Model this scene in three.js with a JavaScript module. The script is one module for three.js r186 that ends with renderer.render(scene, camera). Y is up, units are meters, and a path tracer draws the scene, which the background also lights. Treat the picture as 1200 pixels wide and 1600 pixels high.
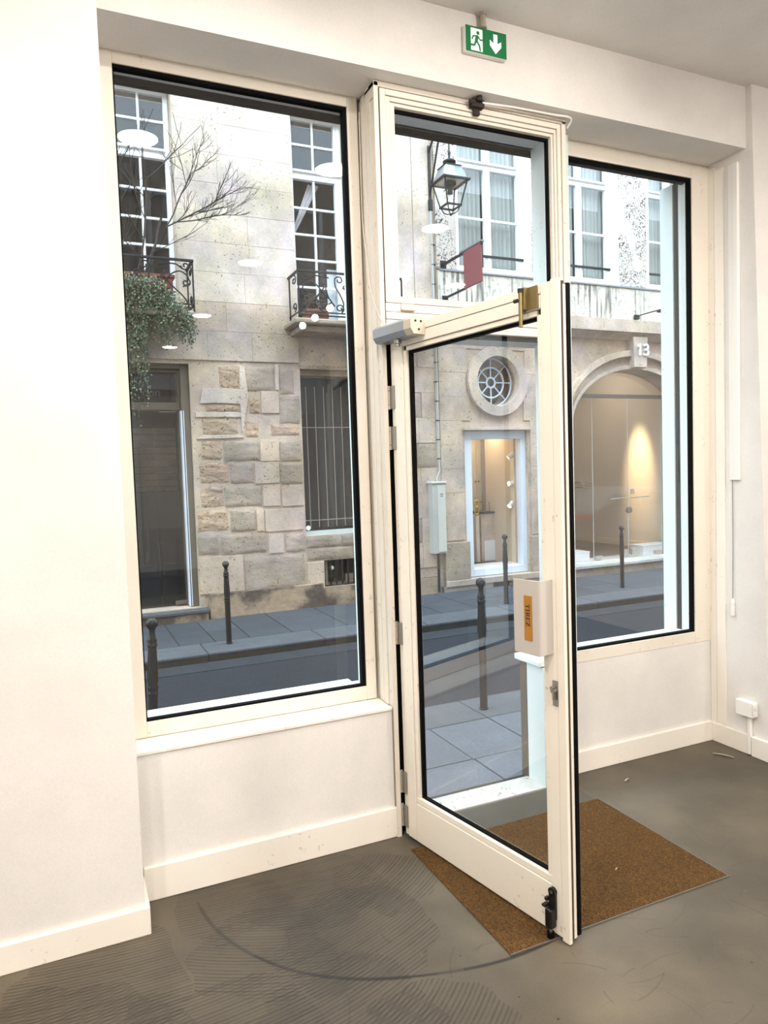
import * as THREE from 'three';
import { mergeGeometries } from 'three/addons/utils/BufferGeometryUtils.js';
import { RoundedBoxGeometry } from 'three/addons/geometries/RoundedBoxGeometry.js';
import { TextGeometry } from 'three/addons/geometries/TextGeometry.js';
import { FontLoader } from 'three/addons/loaders/FontLoader.js';
import { RectAreaLightUniformsLib } from 'three/addons/lights/RectAreaLightUniformsLib.js';

// ---------- camera, sky, exposure ----------
const scene = new THREE.Scene();
const camera = new THREE.PerspectiveCamera(THREE.MathUtils.radToDeg(2 * Math.atan(800 / 1118.57)), 0.75, 0.05, 200);
camera.position.set(0, 1.5, 0);
camera.rotation.set(-0.05702378, -0.41950407, -0.03315666, 'YXZ');
const renderer = new THREE.WebGLRenderer({ antialias: true });
renderer.toneMapping = THREE.LinearToneMapping;
renderer.toneMappingExposure = 1.0;
renderer.shadowMap.enabled = true;
RectAreaLightUniformsLib.init();
const SKY = 8.8, LAMP = 600;
{ // an even overcast sky, a little brighter overhead; the same all the way round
  const w = 64, h = 32, d = new Float32Array(w * h * 4);
  for (let j = 0; j < h; j++) for (let i = 0; i < w; i++) {
    const e = ((j + 0.5) / h - 0.5) * 2, k = e > 0 ? SKY * (0.75 + 0.25 * e) : SKY * 0.12, n = 4 * (j * w + i);
    d[n] = 0.72 * k; d[n + 1] = 0.89 * k; d[n + 2] = 1.03 * k; d[n + 3] = 1;
  }
  const t = new THREE.DataTexture(d, w, h, THREE.RGBAFormat, THREE.FloatType);
  t.mapping = THREE.EquirectangularReflectionMapping; t.magFilter = t.minFilter = THREE.LinearFilter; t.needsUpdate = true;
  scene.background = t;
}

// ---------- helpers ----------
let seed = 7;
const rnd = () => { seed = (seed + 0x6d2b79f5) | 0; let t = Math.imul(seed ^ (seed >>> 15), 1 | seed); t = (t + Math.imul(t ^ (t >>> 7), 61 | t)) ^ t; return ((t ^ (t >>> 14)) >>> 0) / 4294967296; };
const rr = (a, b) => a + (b - a) * rnd();
const V = (x, y, z) => new THREE.Vector3(x, y, z);
const names = {};
function numbered(n) { const k = names[n] = (names[n] ?? -1) + 1; return k ? n + '_' + String(k).padStart(3, '0') : n; }
const at = new WeakMap();
function plain(g) {
  g = g.index ? g.toNonIndexed() : g;
  for (const k of Object.keys(g.attributes)) if (k !== 'position' && k !== 'normal') g.deleteAttribute(k);
  g.morphAttributes = {}; g.clearGroups();
  return g;
}
function boxUV(g) { // texture coordinates in metres, from the side a face points to
  const p = g.attributes.position, n = g.attributes.normal, uv = new Float32Array(p.count * 2);
  for (let i = 0; i < p.count; i += 3) {
    const a = Math.abs(n.getX(i)) + Math.abs(n.getX(i + 1)) + Math.abs(n.getX(i + 2)), b = Math.abs(n.getY(i)) + Math.abs(n.getY(i + 1)) + Math.abs(n.getY(i + 2)), c = Math.abs(n.getZ(i)) + Math.abs(n.getZ(i + 1)) + Math.abs(n.getZ(i + 2));
    for (let j = i; j < i + 3; j++) {
      const x = p.getX(j), y = p.getY(j), z = p.getZ(j);
      uv[2 * j] = a > b && a > c ? z : x; uv[2 * j + 1] = b >= a && b > c ? -z : y;
    }
  }
  g.setAttribute('uv', new THREE.BufferAttribute(uv, 2));
  return g;
}
function fin(gs) { gs = (Array.isArray(gs) ? gs : [gs]).map(plain); return boxUV(gs.length > 1 ? mergeGeometries(gs) : gs[0]); }
function put(parent, name, gs, mat, label) {
  const g = fin(gs), o = at.get(parent);
  if (o) g.translate(-o.x, -o.y, -o.z);
  const m = new THREE.Mesh(g, mat);
  m.name = parent === scene ? numbered(name) : name; m.castShadow = m.receiveShadow = true;
  if (label) m.userData.label = label;
  parent.add(m); at.set(m, o ?? null);
  return m;
}
function sub(parent, name, label) { const g = new THREE.Group(); g.name = name; if (label) g.userData.label = label; parent.add(g); at.set(g, at.get(parent) ?? null); return g; }
// a group at the thing's base; geometry is given in world metres unless local
function thing(name, label, category, pos = [0, 0, 0], group, local) {
  const g = new THREE.Group(); g.name = numbered(name); g.position.set(...pos); scene.add(g);
  g.userData = { label, category }; if (group) g.userData.group = group;
  at.set(g, local ? null : V(...pos));
  return g;
}
function tag(o, label, category, group) { o.userData.label = label; o.userData.category = category; if (group) o.userData.group = group; return o; }
function struct(name, gs, mat) { const m = put(scene, name, gs, mat); m.userData.kind = 'structure'; return m; }
function frameGroup(name) { const g = new THREE.Group(); g.name = numbered(name); g.userData.kind = 'structure'; scene.add(g); return g; }
function copy(o, pos, label, turn) {
  const c = o.clone(); c.name = numbered(o.name.replace(/_\d\d\d$/, '')); c.position.set(...pos); c.userData = { ...o.userData };
  if (label) c.userData.label = label; if (turn !== undefined) c.rotation.y = turn;
  scene.add(c); return c;
}
function bx(x0, x1, y0, y1, z0, z1, r = 0) {
  const w = Math.abs(x1 - x0), h = Math.abs(y1 - y0), d = Math.abs(z1 - z0);
  const g = r ? new RoundedBoxGeometry(w, h, d, 1, Math.min(r, w / 2.01, h / 2.01, d / 2.01)) : new THREE.BoxGeometry(w, h, d);
  return g.translate((x0 + x1) / 2, (y0 + y1) / 2, (z0 + z1) / 2);
}
const pane = (x0, x1, y0, y1, z) => new THREE.PlaneGeometry(x1 - x0, y1 - y0).translate((x0 + x1) / 2, (y0 + y1) / 2, z);
function cyl(x, y, z, r0, r1, h, axis = 'y', n = 20) {
  const g = new THREE.CylinderGeometry(r1, r0, h, n);
  if (axis === 'x') g.rotateZ(-Math.PI / 2); if (axis === 'z') g.rotateX(Math.PI / 2);
  return g.translate(x, y, z);
}
function tube(pts, r, n = 6, seg) { const c = new THREE.CatmullRomCurve3(pts.map((p) => Array.isArray(p) ? V(...p) : p), false, 'centripetal'); return new THREE.TubeGeometry(c, seg ?? pts.length * 6, r, n); }
function bar(a, b, r, n = 6) { return new THREE.TubeGeometry(new THREE.LineCurve3(V(...a), V(...b)), 1, r, n); }
function lathe(p, n = 24) { return new THREE.LatheGeometry(p.map(([r, y]) => new THREE.Vector2(r, y)), n); }
function sheet(fn, nu, nv) { // grid surface from fn(u, v) -> [x, y, z]
  const p = [], id = [];
  for (let j = 0; j <= nv; j++) for (let i = 0; i <= nu; i++) p.push(...fn(i / nu, j / nv));
  for (let j = 0; j < nv; j++) for (let i = 0; i < nu; i++) { const a = j * (nu + 1) + i, b = a + nu + 1; id.push(a, a + 1, b, b, a + 1, b + 1); }
  const g = new THREE.BufferGeometry(); g.setAttribute('position', new THREE.Float32BufferAttribute(p, 3)); g.setIndex(id); g.computeVertexNormals(); return g;
}
function extr(pts, depth, holes = [], bevel = 0) { // polygon in xy pulled along z from 0 to depth
  const s = pts instanceof THREE.Shape ? pts : new THREE.Shape(pts.map(([x, y]) => new THREE.Vector2(x, y)));
  for (const h of holes) s.holes.push(h instanceof THREE.Path ? h : new THREE.Path(h.map(([x, y]) => new THREE.Vector2(x, y))));
  return new THREE.ExtrudeGeometry(s, { depth, bevelEnabled: bevel > 0, bevelSize: bevel, bevelThickness: bevel, bevelSegments: 1, curveSegments: 32 });
}
const rect = (x0, x1, y0, y1) => [[x0, y0], [x1, y0], [x1, y1], [x0, y1]];
const ring4 = (x0, x1, y0, y1, t, z0, z1, r = 0) => [bx(x0, x0 + t, y0, y1, z0, z1, r), bx(x1 - t, x1, y0, y1, z0, z1, r), bx(x0 + t, x1 - t, y1 - t, y1, z0, z1, r), bx(x0 + t, x1 - t, y0, y0 + t, z0, z1, r)];

// ---------- noise and textures ----------
const H2 = (x, y, s) => { let n = Math.imul(x, 374761393) + Math.imul(y, 668265263) + Math.imul(s, 1442695041); n = Math.imul(n ^ (n >>> 13), 1274126177); return ((n ^ (n >>> 16)) >>> 0) / 4294967296; };
function vn(x, y, per, s) { // value noise that repeats every per cells
  const x0 = Math.floor(x), y0 = Math.floor(y), fx = x - x0, fy = y - y0, u = fx * fx * (3 - 2 * fx), v = fy * fy * (3 - 2 * fy), m = (a) => ((a % per) + per) % per;
  const a = H2(m(x0), m(y0), s), b = H2(m(x0 + 1), m(y0), s), c = H2(m(x0), m(y0 + 1), s), d = H2(m(x0 + 1), m(y0 + 1), s);
  return a + (b - a) * u + (c - a) * v + (a - b - c + d) * u * v;
}
function fbm(u, v, per, oct, s) { let a = 0.5, t = 0, w = 0, p = per; for (let i = 0; i < oct; i++) { t += a * vn(u * p, v * p, p, s + i); w += a; a *= 0.55; p *= 2; } return t / w; }
const cl = (x) => Math.min(1, Math.max(0, x)), st = (a, b, x) => { const t = cl((x - a) / (b - a)); return t * t * (3 - 2 * t); };
function tex(n, metres, srgb, fn) {
  const d = new Uint8Array(n * n * 4);
  for (let j = 0; j < n; j++) for (let i = 0; i < n; i++) {
    const c = fn(i / n, j / n), k = 4 * (j * n + i);
    if (c.length) { d[k] = 255 * cl(c[0]); d[k + 1] = 255 * cl(c[1]); d[k + 2] = 255 * cl(c[2]); } else d[k] = d[k + 1] = d[k + 2] = 255 * cl(c);
    d[k + 3] = 255;
  }
  const t = new THREE.DataTexture(d, n, n); t.wrapS = t.wrapT = THREE.RepeatWrapping; t.magFilter = THREE.LinearFilter; t.minFilter = THREE.LinearFilter; t.repeat.set(1 / metres, 1 / metres);
  if (srgb) t.colorSpace = THREE.SRGBColorSpace; t.needsUpdate = true; return t;
}
function canvasTex(n, metres, srgb, draw) {
  const c = document.createElement('canvas'); c.width = c.height = n; const x = c.getContext('2d'); draw(x, n);
  const t = new THREE.CanvasTexture(c); t.wrapS = t.wrapT = THREE.RepeatWrapping; t.repeat.set(1 / metres, 1 / metres); t.offset.set(0.25, 0); if (srgb) t.colorSpace = THREE.SRGBColorSpace; return t;
}
const g3 = (v, r = 1, g = 1, b = 1) => [v * r, v * g, v * b];
const T_mottle = tex(512, 1.6, true, (u, v) => { const a = fbm(u, v, 5, 5, 3); return 0.93 + 0.1 * (a - 0.5) + 0.03 * (H2(u * 512, v * 512, 9) - 0.5); });
const T_grain = tex(512, 0.5, false, (u, v) => 0.5 + 0.6 * (fbm(u, v, 24, 4, 11) - 0.5));
const T_scuff = tex(1024, 1.3, true, (u, v) => { // handled paint: scuffs, nicks and grime specks
  let k = 0.97 + 0.03 * (fbm(u, v, 6, 4, 21) - 0.5);
  const s = fbm(u, v, 70, 3, 31), m = fbm(u, v, 7, 3, 33);
  if (s > 0.72 && m > 0.55) k -= 0.12 * st(0.72, 0.84, s); if (H2(u * 1024, v * 1024, 5) > 0.9996) k -= 0.35;
  return g3(k, 1, 0.99 - 0.02 * (m - 0.5), 0.97 - 0.03 * (m - 0.5));
});
const T_stone = tex(1024, 1.5, true, (u, v) => { // limestone: blotches, pits, soot specks
  const a = fbm(u, v, 4, 6, 41), b = fbm(u, v, 9, 4, 43), p = fbm(u, v, 90, 2, 47), q = fbm(u, v, 5, 3, 48);
  let k = 0.82 + 0.3 * (a - 0.5) + 0.14 * (b - 0.5) + 0.08 * (p - 0.5);
  if (p > 0.72 && q > 0.45) k -= 0.3 * st(0.72, 0.85, p);
  return g3(k, 1 + 0.05 * (b - 0.5), 1, 0.98 - 0.16 * (q - 0.5));
});
const T_stoneB = tex(1024, 1.5, false, (u, v) => { const p = fbm(u, v, 90, 2, 47), r = fbm(u, v * 2, 30, 3, 51); return 0.55 + 0.5 * (r - 0.5) - 0.5 * st(0.66, 0.85, p); });
const T_pitted = tex(1024, 1.4, true, (u, v) => { // old render with dark pits
  const a = fbm(u, v, 4, 5, 61), p = fbm(u, v, 110, 3, 63), q = fbm(u, v, 6, 3, 65);
  let k = 0.95 + 0.1 * (a - 0.5); if (p > 0.54) k -= 0.8 * st(0.54, 0.72, p) * st(0.3, 0.6, q); return g3(k, 0.99, 1, 1);
});
const T_streak = tex(1024, 2.0, true, (u, v) => { // rain-washed band: vertical grime streaks
  const s = fbm(u, v * 0.0625, 64, 3, 71), a = fbm(u, v, 6, 4, 73), p = fbm(u, v, 50, 3, 75);
  return g3(0.92 - 0.45 * st(0.5, 0.8, s) * st(0.3, 0.7, a) - 0.15 * st(0.6, 0.8, p) + 0.1 * (a - 0.5), 0.97, 1, 1);
});
const T_damp = tex(1024, 1.8, true, (u, v) => { // damp, splashed plinth stone
  const a = fbm(u, v, 5, 6, 81), b = fbm(u * 1, v, 14, 4, 83), c = fbm(u, v, 60, 2, 85); const d = st(0.42, 0.62, a);
  return g3(0.86 - 0.4 * d + 0.16 * (b - 0.5) + 0.1 * (c - 0.5), 1.0, 0.97, 0.9 + 0.06 * d);
});
const T_asphalt = tex(1024, 0.8, true, (u, v) => { const c = H2(u * 1024 >> 1, v * 1024 >> 1, 91), f = fbm(u, v, 100, 2, 92), b = fbm(u, v, 4, 4, 93); return 0.72 + 0.36 * (f - 0.5) + 0.2 * (b - 0.5) + (c > 0.985 ? 0.3 : 0) - (c < 0.02 ? 0.2 : 0); });
const T_granite = tex(1024, 0.9, true, (u, v) => { const c = H2(u * 1024 >> 1, v * 1024 >> 1, 95), f = fbm(u, v, 120, 2, 96), b = fbm(u, v, 5, 5, 97); return 0.86 + 0.22 * (f - 0.5) + 0.2 * (b - 0.5) + 0.1 * (c - 0.5); });
const T_coir = tex(1024, 0.5, true, (u, v) => { const c = fbm(u, v, 120, 3, 101), f = fbm(u, v * 1, 200, 1, 102), b = fbm(u, v, 5, 4, 103); return g3(0.78 + 0.75 * (c - 0.5) + 0.3 * (f - 0.5) + 0.12 * (b - 0.5), 1, 0.96, 0.9); });
// the trowelled cement floor, 4 m to a tile: comb arcs, hairline scratches, the arc the door stop has scraped
const FX = (x) => x * 512, FZ = (z) => (1 + z / 4) * 2048;
function arcs(c, dark, bump) {
  const S = 512, P = [[0, -2.2, 0.3, 0.25, -4.6], [-0.15, -1.95, 0.35, -0.3, -3.4], [0.25, -1.8, 0.32, 0.1, -5], [0.45, -2.45, 0.2, 0.6, -4.4], [0.5, -2.15, 0.22, 1.0, -3.3], [0.75, -2.4, 0.24, 0.9, -4.2], [0.8, -2.1, 0.26, 0.35, -3.4], [1.0, -2.35, 0.2, 0.6, -3.0], [0.62, -1.72, 0.3, 0.3, -3.1], [0.85, -1.65, 0.2, 0.2, -2.6], [0.4, -1.4, 0.35, 0.6, -3.6], [-0.4, -1.5, 0.4, -0.1, -3.6], [0, -1.3, 0.3, 0.5, -2.6]];
  for (const [x, z, r, ax, az] of P) { // each sweep of the comb covers one patch
    c.save(); c.beginPath(); for (let k = 0; k < 40; k++) { const t = k / 40 * 6.2832, q = r * (0.8 + 0.4 * vn(3 * Math.cos(t) + 9, 3 * Math.sin(t) + 9, 97, 17 + Math.round(r * 100))); c.lineTo(x * S + q * S * Math.cos(t), FZ(z) + q * S * Math.sin(t)); } c.clip();
    if (bump) { c.globalAlpha = 1; c.fillStyle = '#999'; c.fill(); }
    const d0 = Math.hypot(x - ax, z - az); c.strokeStyle = bump ? '#000' : '#2e2820';
    for (let q = d0 - r * 1.3; q < d0 + r * 1.3; q += 0.0145) { const m = Math.atan2(z - az, x - ax), w = r * 1.3 / d0; const rq = (q + rr(-0.0012, 0.0012)) * S; c.globalAlpha = dark * rr(0.3, 0.6); c.lineWidth = 3; c.beginPath(); c.arc(ax * S, FZ(az), rq, m - w, m + w); c.stroke(); let t = m - w; while (t < m + w) { const e = t + rr(0.05, 0.3); c.globalAlpha = dark * rr(0.1, 0.5); c.lineWidth = rr(2, 4.5); c.beginPath(); c.arc(ax * S, FZ(az), rq, t, Math.min(e, m + w)); c.stroke(); t = e - 0.02; } }
    c.restore();
  }
  c.globalAlpha = 1;
}
const T_floor = canvasTex(2048, 4, true, (c, n) => {
  const im = c.createImageData(n, n);
  for (let j = 0; j < n; j++) for (let i = 0; i < n; i++) {
    const u = i / n, v = j / n, a = fbm(u, v, 5, 5, 111), b = fbm(u, v, 16, 4, 113), f = H2(i, j, 115), k = 4 * (j * n + i), w = 0.84 + 0.42 * (a - 0.5) + 0.3 * (b - 0.5) + 0.07 * (f - 0.5), h = fbm(u, v, 4, 3, 117) - 0.5;
    im.data[k] = 255 * cl(w * (0.93 + 0.05 * h)); im.data[k + 1] = 255 * cl(w * 0.9); im.data[k + 2] = 255 * cl(w * (0.83 - 0.1 * h)); im.data[k + 3] = 255;
  }
  c.putImageData(im, 0, 0); c.save(); c.translate(n / 4, 0);
  arcs(c, 0.34, false);
  for (let i = 0; i < 1900; i++) { // scratches
    const x = rr(0, n), y = rr(0, n), a = rr(0, 6.3), l = rr(8, 90); c.globalAlpha = rr(0.06, 0.3); c.strokeStyle = rnd() < 0.4 ? '#efe9dc' : '#2b2722'; c.lineWidth = rr(0.6, 1.6);
    c.beginPath(); c.moveTo(x, y); c.quadraticCurveTo(x + l * 0.5 * Math.cos(a + 0.3), y + l * 0.5 * Math.sin(a + 0.3), x + l * Math.cos(a), y + l * Math.sin(a)); c.stroke();
  }
  for (let i = 0; i < 260; i++) { c.globalAlpha = rr(0.3, 0.9); c.fillStyle = rnd() < 0.6 ? '#f2eee6' : '#26221d'; c.beginPath(); c.arc(rr(0, n), rr(0, n), rr(0.6, 2), 0, 7); c.fill(); }
  c.globalAlpha = 0.3; c.fillStyle = '#6d7a74'; c.fillRect(FX(1.2), FZ(-2.67), 0.9 * 512, 0.18 * 512); // greener patch of cement inside the threshold
  c.strokeStyle = '#1d1a16';
  for (const [a0, a1, al, w] of [[1.3, 1.85, 0.45, 7], [1.35, 2.1, 0.3, 3], [1.9, 2.6, 0.4, 4], [2.0, 2.35, 0.3, 7], [2.5, 3.05, 0.28, 4], [1.8, 3.0, 0.14, 9]]) { c.globalAlpha = al; c.lineWidth = w; c.beginPath(); for (let t = a0; t <= a1; t += 0.05) { const r = 0.818 + 0.046 * st(1.8, 2.5, t) - 0.01 * st(2.7, 3.1, t); c.lineTo(FX(1.205 + r * Math.cos(t)), FZ(-2.604 + r * Math.sin(t))); } c.stroke(); }
  c.globalAlpha = 0.35; c.lineWidth = 1.2; c.beginPath(); c.moveTo(FX(2.0), FZ(-1.7)); c.quadraticCurveTo(FX(2.1), FZ(-1.4), FX(2.05), FZ(-1.1)); c.stroke(); c.globalAlpha = 1; c.restore();
});
const T_floorB = canvasTex(2048, 4, false, (c, n) => { c.fillStyle = '#999'; c.fillRect(0, 0, n, n); c.save(); c.translate(n / 4, 0); arcs(c, 0.6, true); c.restore(); for (let i = 0; i < 6000; i++) { c.globalAlpha = 0.12; c.fillStyle = rnd() < 0.5 ? '#fff' : '#000'; c.beginPath(); c.arc(rr(0, n), rr(0, n), rr(2, 14), 0, 7); c.fill(); } });

// ---------- materials ----------
const std = (color, roughness, o = {}) => new THREE.MeshStandardMaterial({ color, roughness, ...o });
const glassMat = (o = {}) => new THREE.MeshPhysicalMaterial({ color: 0xffffff, roughness: 0.0, transmission: 1, thickness: 0, ior: 1.5, ...o });
const lin = (r, g, b) => new THREE.Color().setRGB(r, g, b);
const M = {
  wall: std(lin(0.88, 0.85, 0.81), 0.75, { map: T_mottle, bumpMap: T_grain, bumpScale: 0.0006 }),
  ceiling: std(lin(0.9, 0.88, 0.85), 0.8, { map: T_mottle }),
  paint: std(lin(0.9, 0.87, 0.82), 0.42, { map: T_scuff, bumpMap: T_grain, bumpScale: 0.0003 }),
  leaf: std(lin(0.9, 0.86, 0.78), 0.45, { map: T_scuff, bumpMap: T_grain, bumpScale: 0.0003 }),
  cream: std(lin(0.78, 0.74, 0.67), 0.5, { map: T_scuff, bumpMap: T_grain, bumpScale: 0.0003 }),
  groove: std(0x4a3c2e, 0.9), black: std(0x08080a, 0.5), rubber: new THREE.MeshPhysicalMaterial({ color: 0x020203, roughness: 0.8, specularIntensity: 0.3 }),
  board: std(lin(0.84, 0.8, 0.73), 0.5, { map: T_scuff }),
  glass: glassMat(), floor: std(lin(0.16, 0.143, 0.118), 0.55, { map: T_floor, bumpMap: T_floorB, bumpScale: 0.0012 }),
  coir: std(lin(0.185, 0.095, 0.018), 1, { map: T_coir, bumpMap: T_coir, bumpScale: 0.006 }),
  steel: std(0x9a9892, 0.35, { metalness: 0.9 }), satin: std(0xb5ab9e, 0.42, { metalness: 0.35 }), brass: std(0x9c7a3a, 0.35, { metalness: 0.9 }), oldBrass: std(0x8a7c55, 0.4, { metalness: 0.85 }),
  plateBrass: std(0xb57c28, 0.42, { metalness: 0.35 }), closer: std(0x9aa0a6, 0.4, { metalness: 0.4 }), handle: std(lin(0.52, 0.48, 0.44), 0.45), closerCap: std(0xc4bbab, 0.5),
  plastic: std(lin(0.85, 0.83, 0.79), 0.35), plasticBlack: std(0x0c0c0e, 0.35), cable: std(lin(0.8, 0.76, 0.68), 0.5), grime: std(0x35302a, 0.8, { metalness: 0.3 }),
  outPaint: std(lin(0.72, 0.83, 0.86), 0.5, { map: T_scuff }), outWood: std(0x6e6457, 0.8, { map: T_stone }), shutter: new THREE.MeshPhysicalMaterial({ color: 0x171412, roughness: 0.85, specularIntensity: 0.3, map: T_mottle }),
  soffitOut: std(lin(0.55, 0.56, 0.58), 0.7), marble: std(lin(0.8, 0.8, 0.78), 0.5, { map: T_stone }),
};

// ================= THE ROOM =================
const font = await new FontLoader().loadAsync('fonts/droid/droid_serif_bold.typeface.json');
const fontSans = await new FontLoader().loadAsync('fonts/droid/droid_sans_regular.typeface.json');
struct('floor', [bx(-2.6, 4.6, -0.25, 0, -2.68, 6.5), bx(2.09, 3.3, -0.25, 0, -2.8, -2.68)], M.floor);
struct('ceiling', bx(-2.8, 4.8, 3.3, 3.6, -2.98, 6.7), M.ceiling);
struct('wall_back', bx(-2.8, 4.8, 0, 3.3, 6.5, 6.7), M.wall);
struct('wall_side_left', bx(-2.8, -2.6, 0, 3.3, -2.98, 6.5), M.wall);
struct('wall_side_right', bx(4.6, 4.8, 0, 3.3, -2.3, 6.5), M.wall);
struct('wall_left', bx(-2.6, 0.172, -0.1, 3.3, -2.98, -2.43, 0.004), M.wall);
struct('wall_header', [bx(0.172, 3.12, 3.01, 3.3, -2.98, -2.527)], M.wall);
{ // the right pier: its edge leans out a little towards the foot
  const g = extr([[-2.98, -0.1], [-2.4, -0.1], [-2.497, 3.3], [-2.98, 3.3]], 1.68).rotateY(-Math.PI / 2);
  struct('wall_right', g.translate(4.8, 0, 0), M.wall);
}
struct('wall_spandrel_left', [bx(0.172, 1.174, -0.1, 0.528, -2.76, -2.62), bx(0.172, 1.12, -0.1, 0.54, -2.97, -2.755), bx(0.172, 1.12, 0.53, 0.575, -2.97, -2.805)], M.wall);
struct('wall_spandrel_right', [bx(2.094, 3.12, -0.1, 0.541, -2.83, -2.752), bx(2.15, 3.12, -0.1, 0.575, -2.96, -2.83)], M.wall);
const bb = (name, ...g) => struct(name, g, M.paint);
bb('baseboard_left', bx(-2.6, 0.187, 0, 0.093, -2.432, -2.414, 0.003), bx(0.17, 0.187, 0, 0.093, -2.62, -2.43));
bb('baseboard_front_left', bx(0.187, 1.18, 0, 0.124, -2.622, -2.605, 0.004));
bb('baseboard_front_right', bx(2.1, 3.106, 0, 0.107, -2.754, -2.737, 0.004));
bb('baseboard_right', bx(3.106, 3.122, 0, 0.1, -2.752, -2.52, 0.003), bx(3.1, 3.122, 0, 0.1, -2.495, -2.396, 0.003));

// left shop window
function ringLRTB(x0, x1, y0, y1, l, r, t, b, z0, z1, v = 0.002) { return [bx(x0, x0 + l, y0, y1, z0, z1, v), bx(x1 - r, x1, y0, y1, z0, z1, v), bx(x0 + l, x1 - r, y1 - t, y1, z0, z1, v), bx(x0 + l, x1 - r, y0, y0 + b, z0, z1, v)]; }
{
  const w = frameGroup('window_1');
  for (const g of ringLRTB(0.172, 1.166, 0.541, 3.01, 0.063, 0.045, 0.042, 0.058, -2.8, -2.75)) put(w, 'frame_board', g, M.board);
  put(w, 'gasket', ringLRTB(0.235, 1.121, 0.599, 2.968, 0.005, 0.017, 0.013, 0.007, -2.785, -2.757, 0), M.rubber, 'black rubber gasket');
  put(w, 'pane', bx(0.237, 1.12, 0.601, 2.966, -2.7705, -2.77), M.glass);
  put(w, 'sill', bx(0.172, 1.174, 0.526, 0.541, -2.75, -2.612, 0.004), M.paint);
  put(w, 'outer_sill', bx(0.172, 1.13, 0.555, 0.592, -2.872, -2.786, 0.004), M.outPaint, 'painted sill outside the glass');
  put(w, 'outer_post', bx(1.12, 1.19, 0.59, 2.955, -2.84, -2.8), M.outPaint);
}
{
  const w = frameGroup('window_2');
  for (const g of ringLRTB(2.094, 3.122, 0.541, 3.01, 0.09, 0.118, 0.072, 0.058, -2.8, -2.75)) put(w, 'frame_board', g, M.board);
  put(w, 'gasket', ringLRTB(2.182, 3.006, 0.599, 2.939, 0.005, 0.011, 0.014, 0.01, -2.785, -2.757, 0), M.rubber, 'black rubber gasket');
  put(w, 'pane', bx(2.184, 3.004, 0.601, 2.937, -2.7705, -2.77), M.glass);
  put(w, 'outer_sill', bx(2.15, 3.02, 0.555, 0.59, -2.885, -2.786, 0.004), M.outPaint, 'painted sill outside the glass');
  put(w, 'reveal_board', bx(3.014, 3.12, 0.575, 2.955, -2.85, -2.786), M.outPaint);
  put(w, 'shutter_guide', bx(3.026, 3.12, 0.575, 2.98, -2.893, -2.848), M.black, 'black slot of the shutter guide');
  put(w, 'reveal_board', bx(3.018, 3.12, 0.0, 2.96, -2.98, -2.893), M.outPaint);
}
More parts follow.
